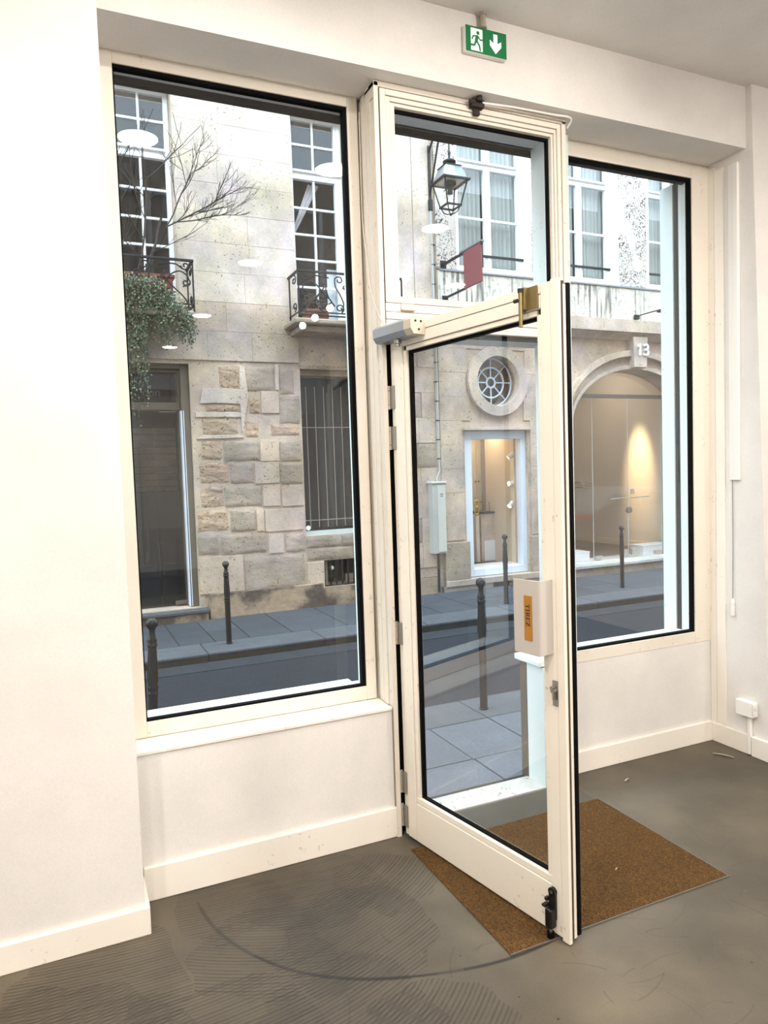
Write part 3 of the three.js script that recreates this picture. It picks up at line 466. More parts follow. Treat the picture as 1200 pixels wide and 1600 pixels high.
// ---- stones laid on a wall face
function roughGeo(x0, x1, y0, y1, z, amp, s) {
  const nu = Math.max(3, Math.min(14, Math.round((x1 - x0) / 0.03))), nv = Math.max(3, Math.min(12, Math.round((y1 - y0) / 0.022)));
  const top = sheet((u, v) => {
    const x = x0 + u * (x1 - x0), y = y0 + v * (y1 - y0), e = Math.min(u, 1 - u, v, 1 - v) < 1e-6 ? 1 : 0;
    return [x + (e ? 0.012 * (vn(y * 25, s, 97, 5) - 0.5) : 0), y + (e ? 0.014 * (vn(x * 22, s + 3, 97, 6) - 0.5) : 0), e ? z - 0.01 : z + amp * (vn(x * 14, y * 60, 997, s) * 1.4 + 0.6 * vn(x * 40, y * 90, 997, s + 1) - 1)];
  }, nu, nv);
  return top;
}
let sN = 0;
function stone(b, c, x0, x1, y0, y1, z) {
  const m = { r: [M.stoneR, M.stoneR2], g: [M.stoneG, M.stoneG2], p: [M.stoneP, M.stoneP2, M.stoneP3], w: [M.plaster], b: [M.bright, M.bright2, M.bright] }[c], g = c === 'p' || c === 'b' ? 0.0016 : 0.004;
  const mat = m[Math.floor(rnd() * m.length)];
  if (c === 'r') return put(b, 'stone', roughGeo(x0 + g, x1 - g, y0 + g, y1 - g, z - 0.004, 0.014, ++sN), mat);
  if (c === 'g') return put(b, 'stone', roughGeo(x0 + g, x1 - g, y0 + g, y1 - g, z + 0.002, 0.006, ++sN), mat);
  return put(b, 'stone', bx(x0 + g * 0.5, x1 - g * 0.5, y0 + g * 0.5, y1 - g * 0.5, z - 0.03, z + rr(0, 0.002), 0.002), mat);
}
function courses(b, xa, xb, ya, yb, h, l0, l1, pick, z, holes) {
  for (let y = ya; y < yb - 0.02; y += h) {
    const y1 = Math.min(y + h, yb); let free = [[xa, xb]];
    for (const f of holes) for (const [p, q] of f(y, y1)) free = free.flatMap(([s, e]) => (q <= s || p >= e ? [[s, e]] : [[s, p], [q, e]].filter(([i, j]) => j - i > 0.02)));
    for (const [s, e] of free) { let x = s; while (x < e - 0.01) { let n = x + rr(l0, l1); if (e - n < l0 * 0.5) n = e; stone(b, pick(x, y), x, n, y, y1, z); x = n; } }
  }
}
const hole = (x0, x1, y0, y1) => (a, b) => (b > y0 + 0.005 && a < y1 - 0.005 ? [[x0, x1]] : []);
const disc = (cx, cy, r) => (a, b) => { const d = a < cy && b > cy ? 0 : Math.min(Math.abs(a - cy), Math.abs(b - cy)); if (d >= r) return []; const w = Math.sqrt(r * r - d * d); return [[cx - w, cx + w]]; };
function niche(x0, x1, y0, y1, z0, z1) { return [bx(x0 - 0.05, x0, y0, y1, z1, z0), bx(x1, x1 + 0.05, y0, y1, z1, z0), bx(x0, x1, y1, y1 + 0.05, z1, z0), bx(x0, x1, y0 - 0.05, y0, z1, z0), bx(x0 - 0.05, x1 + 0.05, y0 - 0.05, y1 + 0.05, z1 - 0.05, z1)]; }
function casement(b, cx, half, y, z, o) { // a two-leaf window with a transom; y = [bottom, ...bars, transom foot, transom top, ...bars, head]
  const w = sub(b, 'window'), t = o.t ?? 0.022, mu = o.mullion, st = o.stile, top = y[y.length - 1], bot = y[0];
  for (const s of [-1, 1]) put(w, 'frame', bx(cx + s * half, cx + s * (half - st), bot - 0.05, top + 0.04, z - 0.03, z + 0.03, 0.004), M.white);
  put(w, 'frame', bx(cx - half + st, cx + half - st, top, top + 0.04, z - 0.03, z + 0.025, 0.004), M.white); put(w, 'frame', bx(cx - half + st, cx + half - st, bot - 0.07, bot, z - 0.03, z + 0.025, 0.004), M.white);
  put(w, 'mullion', [bx(cx - mu, cx + mu, bot, top, z - 0.03, z + 0.025, 0.004), bx(cx - mu * 0.35, cx + mu * 0.35, bot, top, z, z + 0.035, 0.004)], M.white);
  put(w, 'transom', [bx(cx - half + st, cx + half - st, o.tr[0], o.tr[1], z - 0.03, z + 0.03, 0.004), bx(cx - half + st, cx + half - st, o.tr[1] - 0.03, o.tr[1] - 0.005, z, z + 0.06, 0.004)], M.white);
  const cols = []; for (const s of [-1, 1]) { const a = mu, e = half - st, k = o.cols; for (let i = 0; i < k; i++) { const p = a + (e - a) * i / k, q = a + (e - a) * (i + 1) / k; cols.push(s < 0 ? [cx - q, cx - p] : [cx + p, cx + q]); if (i) put(w, 'muntin', bx(cx + s * p - t / 2, cx + s * p + t / 2, bot, top, z - 0.015, z + 0.015), M.white); } }
  for (let i = 0; i + 1 < y.length; i++) {
    if (y[i] === o.tr[0]) continue;
    const inner = i > 0 && y[i] !== o.tr[1];
    if (inner) for (const s of [-1, 1]) put(w, 'muntin', bx(cx + s * mu, cx + s * (half - st), y[i] - t / 2, y[i] + t / 2, z - 0.015, z + 0.014), M.white);
    for (const [p, q] of cols) put(w, 'pane', pane(p, q, y[i], y[i + 1], z - 0.004), M.glass);
  }
  return w;
}

// ================= the old stone building on the left =================
const B1 = thing('stone_building', 'old rough stone building across the street with patched blocks and iron balconies', 'building', [2, 0, -7.7]);
const FZ0 = -7.65;
{
  const holes = [rect(0.01, 1.19, 3.22, 5.45), rect(2.455, 3.635, 3.22, 5.45), rect(0.12, 1.254, 0.13, 2.68), rect(2.455, 3.42, 0.8, 2.695), rect(2.655, 3.25, 0.21, 0.51)];
  put(B1, 'wall', extr(rect(-8, 4.14, -0.2, 8.5), 0.36, holes).translate(0, 0, FZ0 - 0.375), M.mortar);
  // stones you can tell apart between the door and the barred window: kind, x0, x1, y0, y1
  const S = 'r 1.56 1.77 2.41 2.67|g 1.84 2.16 2.41 2.67|g 2.22 2.38 2.38 2.64|r 1.40 1.77 2.18 2.26|r 1.36 1.74 1.94 2.12|r 1.87 1.99 2.16 2.32|r 1.82 1.97 1.91 2.09|p 2.00 2.20 2.17 2.41|g 2.20 2.44 2.06 2.37|r 2.10 2.43 1.92 2.06|r 1.34 1.55 1.67 1.88|g 1.57 1.96 1.66 1.88|p 1.97 2.18 1.65 1.88|g 2.19 2.44 1.64 1.87|r 1.31 1.62 1.43 1.65|g 1.63 1.88 1.42 1.64|p 1.90 2.17 1.41 1.64|g 2.18 2.44 1.39 1.63|r 1.31 1.55 1.18 1.40|g 1.56 1.97 1.17 1.39|p 1.98 2.17 1.16 1.39|p 2.19 2.44 1.15 1.38|r 1.27 1.59 0.92 1.15|g 1.61 1.89 0.90 1.14|p 1.90 1.98 0.89 1.13|p 1.99 2.43 0.88 1.12|g 1.26 1.48 0.68 0.89|g 1.50 2.00 0.66 0.88|p 2.02 2.19 0.64 0.85|g 2.21 2.44 0.63 0.84|p 1.26 1.73 0.26 0.65|g 1.74 2.42 0.23 0.62';
  for (const l of S.split('|')) { const [c, ...n] = l.split(' '); stone(B1, c, ...n.map(Number), FZ0); }
  const poly = (p, z) => extr(p, 0.012, [], 0.003).translate(0, 0, z);
  put(B1, 'plaster_patch', [poly([[1.35, 2.27], [1.5, 2.28], [1.78, 2.27], [1.8, 2.42], [1.62, 2.43], [1.38, 2.42]], FZ0 - 0.012), poly([[1.31, 1.9], [1.79, 1.91], [1.8, 1.935], [1.35, 1.935]], FZ0 - 0.012), poly([[1.3, 2.13], [1.78, 2.13], [1.78, 2.175], [1.3, 2.175]], FZ0 - 0.012), poly([[1.785, 1.9], [1.81, 2.1], [1.86, 2.34], [1.83, 2.66], [1.78, 2.66], [1.775, 2.2]], FZ0 - 0.01), poly([[2.17, 2.42], [2.2, 2.42], [2.21, 2.7], [2.17, 2.69]], FZ0 - 0.01)], M.plaster, 'fresh white mortar patches');
  courses(B1, 0.0, 3.3, 2.72, 5.9, 0.305, 0.42, 0.75, (x, y) => (y > 3.2 ? 'b' : 'p'), FZ0, [hole(-1, 1.195, 3.2, 9), hole(2.45, 3.64, 3.0, 9), hole(0, 1.26, 0, 2.72)]);
  put(B1, 'smooth_render', [bx(3.305, 3.9, 2.72, 8.2, -7.66, -7.648, 0.002), bx(3.905, 4.135, 2.72, 8.2, -7.66, -7.642, 0.002)], M.bright, 'smooth pale render beside the seam');
  courses(B1, 3.425, 4.13, 0.32, 2.72, 0.3, 0.35, 0.55, () => (rnd() < 0.3 ? 'g' : 'p'), FZ0, []);
  courses(B1, 2.455, 3.42, 0.52, 0.79, 0.14, 0.4, 0.6, () => 'g', FZ0, []); courses(B1, 2.45, 2.65, 0.2, 0.5, 0.3, 0.2, 0.3, () => 'p', FZ0, []);
  put(B1, 'plinth', [bx(1.346, 2.62, -0.1, 0.262, -7.7, -7.6, 0.008), bx(2.62, 4.12, -0.1, 0.2, -7.7, -7.61, 0.008)], M.damp, 'damp stained plinth');
  put(B1, 'lintel', [bx(2.44, 3.44, 2.66, 2.7, -7.9, -7.66), bx(2.47, 3.42, 2.6, 2.66, -7.95, -7.76)], M.stoneG2);
  put(B1, 'cornice', bx(-9, 4.2, 8.3, 8.5, -8, -7.5), M.stoneP);
  // tall windows with balconies
  const ys = [3.25, 3.6, 3.905, 4.18, 4.47, 4.78, 4.88, 5.16, 5.42];
  for (const cx of [0.6, 3.045]) {
    casement(B1, cx, 0.588, ys, -7.83, { mullion: 0.045, stile: 0.048, cols: 2, tr: [4.78, 4.88] });
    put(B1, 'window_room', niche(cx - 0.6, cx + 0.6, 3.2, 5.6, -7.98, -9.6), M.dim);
  }
  put(B1, 'curtain', sheet((u, v) => [2.5 + 0.22 * v + 0.13 * u * (0.3 + 0.7 * v), 4.2 + 0.58 * v, -7.93 + 0.014 * Math.sin(u * 19)], 16, 6), std(lin(0.6, 0.58, 0.6), 0.9, { side: THREE.DoubleSide }));
  put(B1, 'paper_sheet', bx(2.9, 3.3, 3.28, 3.84, -7.9, -7.898), std(lin(0.6, 0.68, 0.75), 0.6), 'pale sheet taped inside the glass');
  // ledges
  for (const cx of [0.3, 3.22]) put(B1, 'balcony_ledge', [bx(cx - 0.93, cx + 0.97, 3.07, 3.13, -7.7, -7.23, 0.02), bx(cx - 0.86, cx + 0.9, 3.0, 3.07, -7.7, -7.3, 0.02)], M.stoneG2, 'weathered stone balcony ledge');
  // railings: scrolls drawn as iron strips, in metres from the outer corner post
  const sp = (cx, cy, r0, r1, a0, turns, n = 26) => Array.from({ length: n + 1 }, (_, i) => { const t = i / n, r = r0 + (r1 - r0) * t, a = a0 + turns * 6.2832 * t; return [cx + r * Math.cos(a), cy + r * Math.sin(a)]; });
  const scrolls = [
    [[0.34, 0.42], [0.16, 0.43], [0.1, 0.39], ...sp(0.07, 0.42, 0.045, 0.01, 0, -1.2)],
    [[0.28, 0.075], ...sp(0.285, 0.085, 0.02, 0.055, 4.2, -1.1), [0.36, 0.15], [0.28, 0.23], [0.2, 0.33], [0.12, 0.36], [0.05, 0.31], ...sp(0.07, 0.245, 0.045, 0.012, 2.2, 1.1)],
    [...sp(0.455, 0.08, 0.015, 0.05, 0.8, -1.3), [0.5, 0.13], [0.46, 0.24], [0.41, 0.33], [0.41, 0.42], ...sp(0.455, 0.4, 0.045, 0.015, 2.6, -1.0)],
    [[0.05, 0.02], [0.1, 0.1], [0.18, 0.18], [0.24, 0.25], [0.29, 0.33], [0.26, 0.36]], [[0.1, 0.2], [0.03, 0.24]], [[0.4, 0.1], [0.33, 0.2], [0.3, 0.31]],
    [[0.61, 0.02], [0.6, 0.13], [0.57, 0.22], [0.52, 0.3], ...sp(0.53, 0.32, 0.03, 0.01, 3.4, -1.1)], [...sp(0.56, 0.06, 0.01, 0.03, 0, 1), [0.6, 0.1]],
  ];
  const rail = (corner, dir, cxm, label) => {
    const r = sub(B1, 'balcony_railing', label), X = (u) => corner + dir * u, z = -7.3, len = 1.2;
    put(r, 'top_rail', [bx(X(-0.012), X(len), 3.618, 3.64, z - 0.016, z + 0.016, 0.004), bx(X(-0.014), X(0.014), 3.618, 3.64, -7.66, z, 0.004)], M.iron);
    put(r, 'bottom_rail', [bx(X(0), X(len), 3.2, 3.212, z - 0.008, z + 0.008), bx(X(0), X(len), 3.165, 3.179, z - 0.008, z + 0.008), bx(X(-0.006), X(0.006), 3.2, 3.212, -7.66, z)], M.iron);
    for (const p of [[X(0), z], [X(0), -7.62], [X(len), z]]) put(r, 'post', bx(p[0] - 0.007, p[0] + 0.007, 3.13, 3.62, p[1] - 0.007, p[1] + 0.007), M.iron);
    for (const flip of [0, 1]) for (const s of scrolls) put(r, 'scroll', tube(s.map(([u, v]) => [X(flip ? 1.2 - u : u), 3.185 + v * 0.93, z]), 0.0078, 5, s.length * 3), M.iron);
    for (const s of [sp(0, 0, 0.05, 0.012, -1.57, 1.2), sp(0, 0.28, 0.05, 0.012, 1.57, -1.2)]) put(r, 'scroll', tube(s.map(([u, v]) => [X(0), 3.28 + v, -7.45 + u * 1.4]), 0.0078, 5, 40), M.iron);
  };
  rail(2.36, 1, 3.045, 'wrought iron balcony railing with scrolls'); rail(1.276, -1, 0.6, 'wrought iron balcony railing behind hanging ivy');
  // shop door at street level
  const d = sub(B1, 'shop_door', 'dark glazed shop door with pale transom glass');
  put(d, 'frame', [bx(1.17, 1.254, 0.13, 2.68, -7.95, -7.72, 0.004), bx(0.12, 1.17, 2.63, 2.68, -7.95, -7.72, 0.004), bx(1.15, 1.19, 0.13, 2.64, -7.95, -7.8, 0.003), bx(0.12, 1.15, 2.6, 2.64, -7.95, -7.8, 0.003)], M.bronze);
  put(d, 'frame_edge', [bx(1.158, 1.17, 0.14, 2.2, -7.9, -7.715), bx(1.182, 1.19, 0.14, 2.2, -7.9, -7.715)], M.blueWhite, 'pale blue metal edge');
  put(d, 'transom_bar', [bx(0.12, 1.16, 2.21, 2.29, -7.92, -7.78, 0.004), bx(0.95, 1.12, 2.185, 2.2, -7.85, -7.76)], M.wood);
  put(d, 'pane', pane(0.12, 1.16, 2.29, 2.61, -7.85), M.glass); put(d, 'door_leaf', pane(0.9, 1.155, 0.16, 2.2, -7.848), M.glassDark); put(d, 'door_leaf', pane(0.2, 0.893, 0.16, 2.2, -7.848), M.glassDark);
  for (const x of [0.862, 0.905]) put(d, 'pull_bar', bx(x, x + 0.026, 0.48, 0.82, -7.84, -7.81, 0.003), M.black);
  put(d, 'patch_fitting', [bx(1.03, 1.16, 0.15, 0.19, -7.87, -7.83, 0.003)], M.bronze);
  put(d, 'lettering', new TextGeometry('oon', { font: fontSans, size: 0.075, depth: 0.001, curveSegments: 5 }).translate(0.8, 2.36, -7.849), std(lin(0.12, 0.13, 0.135), 0.7), 'faint grey letters on the transom glass');
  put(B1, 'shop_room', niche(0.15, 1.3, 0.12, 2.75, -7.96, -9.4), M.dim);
  put(B1, 'shop_floor', bx(0.15, 1.3, 0.12, 0.135, -9.4, -7.9), M.wood);
  for (let i = 0; i < 20; i++) put(B1, 'slat', bx(0.2, 1.27, 0.55 + i * 0.078, 0.622 + i * 0.078, -9.0, -8.98, 0.004), M.stoneG);
  put(B1, 'counter', bx(0.66, 1.25, 0.14, 1.35, -8.95, -8.6, 0.005), M.dim);
  put(B1, 'door_step', [bx(0.1, 1.335, 0.08, 0.12, -7.95, -7.545, 0.012)], M.kerb, 'worn stone door step'); put(B1, 'step_riser', bx(0.1, 1.32, -0.1, 0.082, -7.8, -7.565, 0.01), M.damp);
  // barred window and cellar grille
  const w = sub(B1, 'barred_window', 'dark window with thin bars and a drawn curtain');
  put(w, 'frame', [bx(2.455, 3.42, 2.61, 2.64, -7.85, -7.78), bx(2.455, 2.475, 0.83, 2.62, -7.85, -7.78), bx(2.455, 3.42, 0.8, 0.842, -7.85, -7.7)], std(lin(0.5, 0.55, 0.53), 0.6));
  put(w, 'pane', pane(2.475, 3.42, 0.842, 2.61, -7.81), M.glass);
  for (let i = 0; i < 8; i++) put(w, 'bar', bar([2.607 + i * 0.1075, 0.87, -7.95], [2.607 + i * 0.1075, 2.5, -7.95], 0.0045), M.satin);
  for (const y of [0.955, 2.032]) put(w, 'bar', bar([2.45, y, -7.95], [3.45, y, -7.95], 0.0045), M.satin);
  put(w, 'sticker', cyl(2.53, 0.88, -7.806, 0.028, 0.028, 0.002, 'z', 20), M.white, 'round white sticker');
  put(w, 'curtain', sheet((u, v) => [2.8 + 0.8 * u, 0.85 + 1.75 * v, -8.12 + 0.03 * Math.sin(u * 24)], 60, 2), std(lin(0.035, 0.037, 0.035), 0.9, { side: THREE.DoubleSide }));
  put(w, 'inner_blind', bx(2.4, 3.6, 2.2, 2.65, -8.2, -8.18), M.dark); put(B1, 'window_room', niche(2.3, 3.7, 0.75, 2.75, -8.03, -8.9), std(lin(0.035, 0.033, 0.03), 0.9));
  const v = sub(B1, 'cellar_grille', 'black barred cellar opening');
  put(v, 'grille_frame', ring4(2.655, 3.25, 0.21, 0.51, 0.012, -7.7, -7.67), M.iron);
  for (let i = 0; i < 7; i++) put(v, 'bar', bx(2.725 + i * 0.072, 2.741 + i * 0.072, 0.215, 0.505, -7.69, -7.675), M.iron);
  put(v, 'cellar_board', [bx(2.66, 2.72, 0.21, 0.5, -7.76, -7.74), bx(2.95, 3.1, 0.22, 0.32, -7.8, -7.78)], M.stoneG); put(v, 'cellar_ball', new THREE.SphereGeometry(0.028, 16, 10).translate(2.765, 0.41, -7.73), M.white, 'white ball behind the bars');
  put(B1, 'cellar_room', niche(2.6, 3.3, 0.15, 0.55, -7.76, -8.1), M.dark);
}
// planter, ivy and bare shrub on the left balcony; pot on the right one
{
  const p = thing('planter_box', 'red terracotta planter on the ivy covered balcony', 'planter', [0.7, 3.13, -7.4]);
  put(p, 'trough', [bx(0.3, 1.09, 3.3, 3.46, -7.46, -7.34, 0.01)], M.terracotta); put(p, 'rim', bx(0.28, 1.11, 3.455, 3.49, -7.48, -7.33, 0.008), M.terracotta); put(p, 'foot', bx(0.4, 1.0, 3.13, 3.3, -7.45, -7.36), M.terracotta);
  put(p, 'soil', bx(0.31, 1.08, 3.46, 3.475, -7.45, -7.35), std(0x2a2018, 1));
  const q = thing('clay_pot_trough', 'brown clay trough with dry plants behind the right balcony railing', 'planter', [2.62, 3.13, -7.45]);
  put(q, 'trough', bx(2.46, 2.72, 3.13, 3.26, -7.52, -7.38, 0.01), std(0x7a4a3a, 0.85));
  const dry = []; for (let i = 0; i < 260; i++) { const a = rr(0, 6.3), r = rr(0, 0.13), x = 2.57 + r * Math.cos(a), y = 3.34 + 0.8 * r * Math.sin(a); dry.push(new THREE.OctahedronGeometry(rr(0.006, 0.016)).translate(x, y, -7.45 + rr(-0.05, 0.05))); }
  const l = put(q, 'dry_foliage', dry, std(0x4a4038, 0.9)); l.userData.kind = 'stuff';
  // shrub
  const t = thing('bare_shrub', 'leafless shrub with fine twigs rising from the red planter', 'shrub', [0.8, 3.46, -7.4]);
  const limb = [], twig = [];
  const grow = (p, d, len, r, n) => {
    const pts = [p.clone()], q = p.clone(), e = d.clone(); const k = 5;
    for (let i = 0; i < k; i++) { e.add(V(rr(-0.16, 0.16), rr(-0.1, 0.14), rr(-0.12, 0.12))).normalize(); q.addScaledVector(e, len / k); pts.push(q.clone()); }
    (r > 0.006 ? limb : twig).push(tube(pts, r, 5, 8));
    if (n > 0) for (let i = 1; i <= k; i++) { const m = i === k ? 2 : rnd() < 0.85 ? 1 : 0; for (let j = 0; j < m; j++) grow(pts[i], e.clone().add(V(rr(-0.75, 0.75), rr(-0.35, 0.6), rr(-0.4, 0.4))).normalize(), len * rr(0.4, 0.62), Math.max(0.0012, r * 0.55), n - 1); }
  };
  grow(V(0.82, 3.46, -7.4), V(0.4, 0.75, 0.1), 0.62, 0.013, 0); grow(V(1.05, 3.95, -7.36), V(0.85, 0.42, 0.1), 0.56, 0.0075, 3); grow(V(1.12, 4.0, -7.35), V(1, 0.12, 0.12), 0.5, 0.006, 3); grow(V(1.05, 3.95, -7.36), V(0.5, 0.8, 0), 0.62, 0.007, 3); grow(V(0.76, 3.46, -7.4), V(0.12, 1, 0), 0.95, 0.01, 2);
  grow(V(0.6, 3.46, -7.42), V(-0.1, 1, 0), 0.85, 0.009, 2); grow(V(0.9, 3.7, -7.38), V(0.9, 0.25, 0.1), 0.4, 0.004, 1);
  put(t, 'limb', limb, std(0x3b332d, 0.9)); const tw = put(t, 'twigs', twig, std(0x2e2825, 0.9)); tw.userData.kind = 'stuff';
  // ivy
  const iv = thing('hanging_ivy', 'dense green ivy hanging in a curtain from the left balcony', 'ivy', [0.7, 2.1, -7.25]);
  const leaf = new THREE.BufferGeometry(); leaf.setAttribute('position', new THREE.Float32BufferAttribute([0, 0, 0, -0.5, 0.35, 0.12, -0.22, 0.8, 0.05, 0, 1.1, -0.05, 0.22, 0.8, 0.05, 0.5, 0.35, 0.12], 3)); leaf.setIndex([0, 2, 1, 0, 3, 2, 0, 4, 3, 0, 5, 4]); leaf.computeVertexNormals();
  const spots = [], stems = [];
  const edge = (x) => (x < 0.8 ? 0.72 : x < 0.88 ? 0.34 : x < 1.04 ? 0.62 : 0.34) * (0.75 + 0.5 * vn(x * 14, 2, 97, 8)) + (x < 0.82 && rnd() < 0.16 ? rr(0.2, 0.62) : 0); // how far a strand hangs
  for (let i = 0; i < 480; i++) {
    const x = rr(0.15, 1.25), top = 3.41 - 0.35 * Math.max(0, (x - 0.95) / 0.3) + rr(-0.06, 0.04), L = Math.max(0.15, edge(x) * rr(0.45, 1.12)), z0 = -7.24 + rr(-0.06, 0.05), pts = [];
    for (let y = 0, xx = x; y < L; y += 0.021) { xx += rr(-0.011, 0.011); spots.push([xx + rr(-0.02, 0.02), top - y, z0 + 0.03 * Math.sin(y * 9 + i) + rr(-0.02, 0.02)]); if (pts.length * 0.11 < y) pts.push([xx, top - y, z0]); }
    if (pts.length > 2 && i % 3 === 0) stems.push(tube(pts, 0.0018, 3, pts.length * 2));
  }
  const im = new THREE.InstancedMesh(leaf, std(0xffffff, 0.6, { side: THREE.DoubleSide }), spots.length), o = new THREE.Object3D(), c = new THREE.Color();
  spots.forEach(([x, y, z], i) => { o.position.set(x - 0.7, y - 2.1, z + 7.25); o.rotation.set(rr(2, 4), rr(-1.2, 1.2), rr(-0.9, 0.9)); o.scale.setScalar(rr(0.011, 0.027)); o.updateMatrix(); im.setMatrixAt(i, o.matrix); const k = rr(0.5, 1.5), y2 = rnd(); im.setColorAt(i, y2 < 0.1 ? c.setRGB(0.24 * k, 0.22 * k, 0.12 * k) : y2 < 0.3 ? c.setRGB(0.16 * k, 0.19 * k, 0.11 * k) : c.setRGB(0.085 * k, 0.115 * k, 0.06 * k)); });
  im.name = 'ivy_leaves'; im.userData.kind = 'stuff'; iv.add(im); const sm = put(iv, 'stems', stems, std(0x4a4030, 0.9)); sm.userData.kind = 'stuff';
}
// cabinet, pipes
{
  const c = thing('utility_cabinet', 'tall grey utility cabinet fixed to the stone wall under a thin pipe', 'utility cabinet', [4.11, 0.49, -7.65]);
  put(c, 'body', bx(4.0, 4.18, 0.49, 1.33, -7.65, -7.54, 0.006), std(lin(0.5, 0.51, 0.47), 0.6, { map: T_mottle })); put(c, 'lid', bx(3.985, 4.195, 1.33, 1.355, -7.66, -7.525, 0.006), std(lin(0.56, 0.58, 0.56), 0.6)); put(c, 'door', bx(4.07, 4.172, 0.51, 1.31, -7.541, -7.532, 0.003), std(lin(0.56, 0.56, 0.5), 0.6)); put(c, 'vent_slot', [bx(4.1, 4.14, 1.2, 1.208, -7.534, -7.53), bx(4.1, 4.14, 1.175, 1.183, -7.534, -7.53)], M.iron);
  const p = thing('wall_conduit', 'thin pale conduit running down the seam between the two buildings', 'pipe', [4.16, 1.36, -7.63]);
  put(p, 'pipe', tube([[4.13, 4.66, -7.62], [4.14, 3.6, -7.62], [4.15, 2.5, -7.62], [4.15, 1.56, -7.62], [4.145, 1.48, -7.61], [4.1, 1.4, -7.6], [4.095, 1.34, -7.59]], 0.009, 8, 60), M.pipe); put(p, 'pipe', tube([[4.12, 4.66, -7.63], [4.135, 2.6, -7.63], [4.135, 2.4, -7.63], [4.14, 1.7, -7.63]], 0.006, 6, 20), M.pipe);
  for (let i = 0; i < 13; i++) put(p, 'clip', bx(4.125, 4.172, 1.62 + i * 0.23, 1.634 + i * 0.23, -7.64, -7.612, 0.003), M.iron);
  put(p, 'pipe', bar([4.09, 0.02, -7.6], [4.09, 0.5, -7.6], 0.016, 8), M.iron);
}

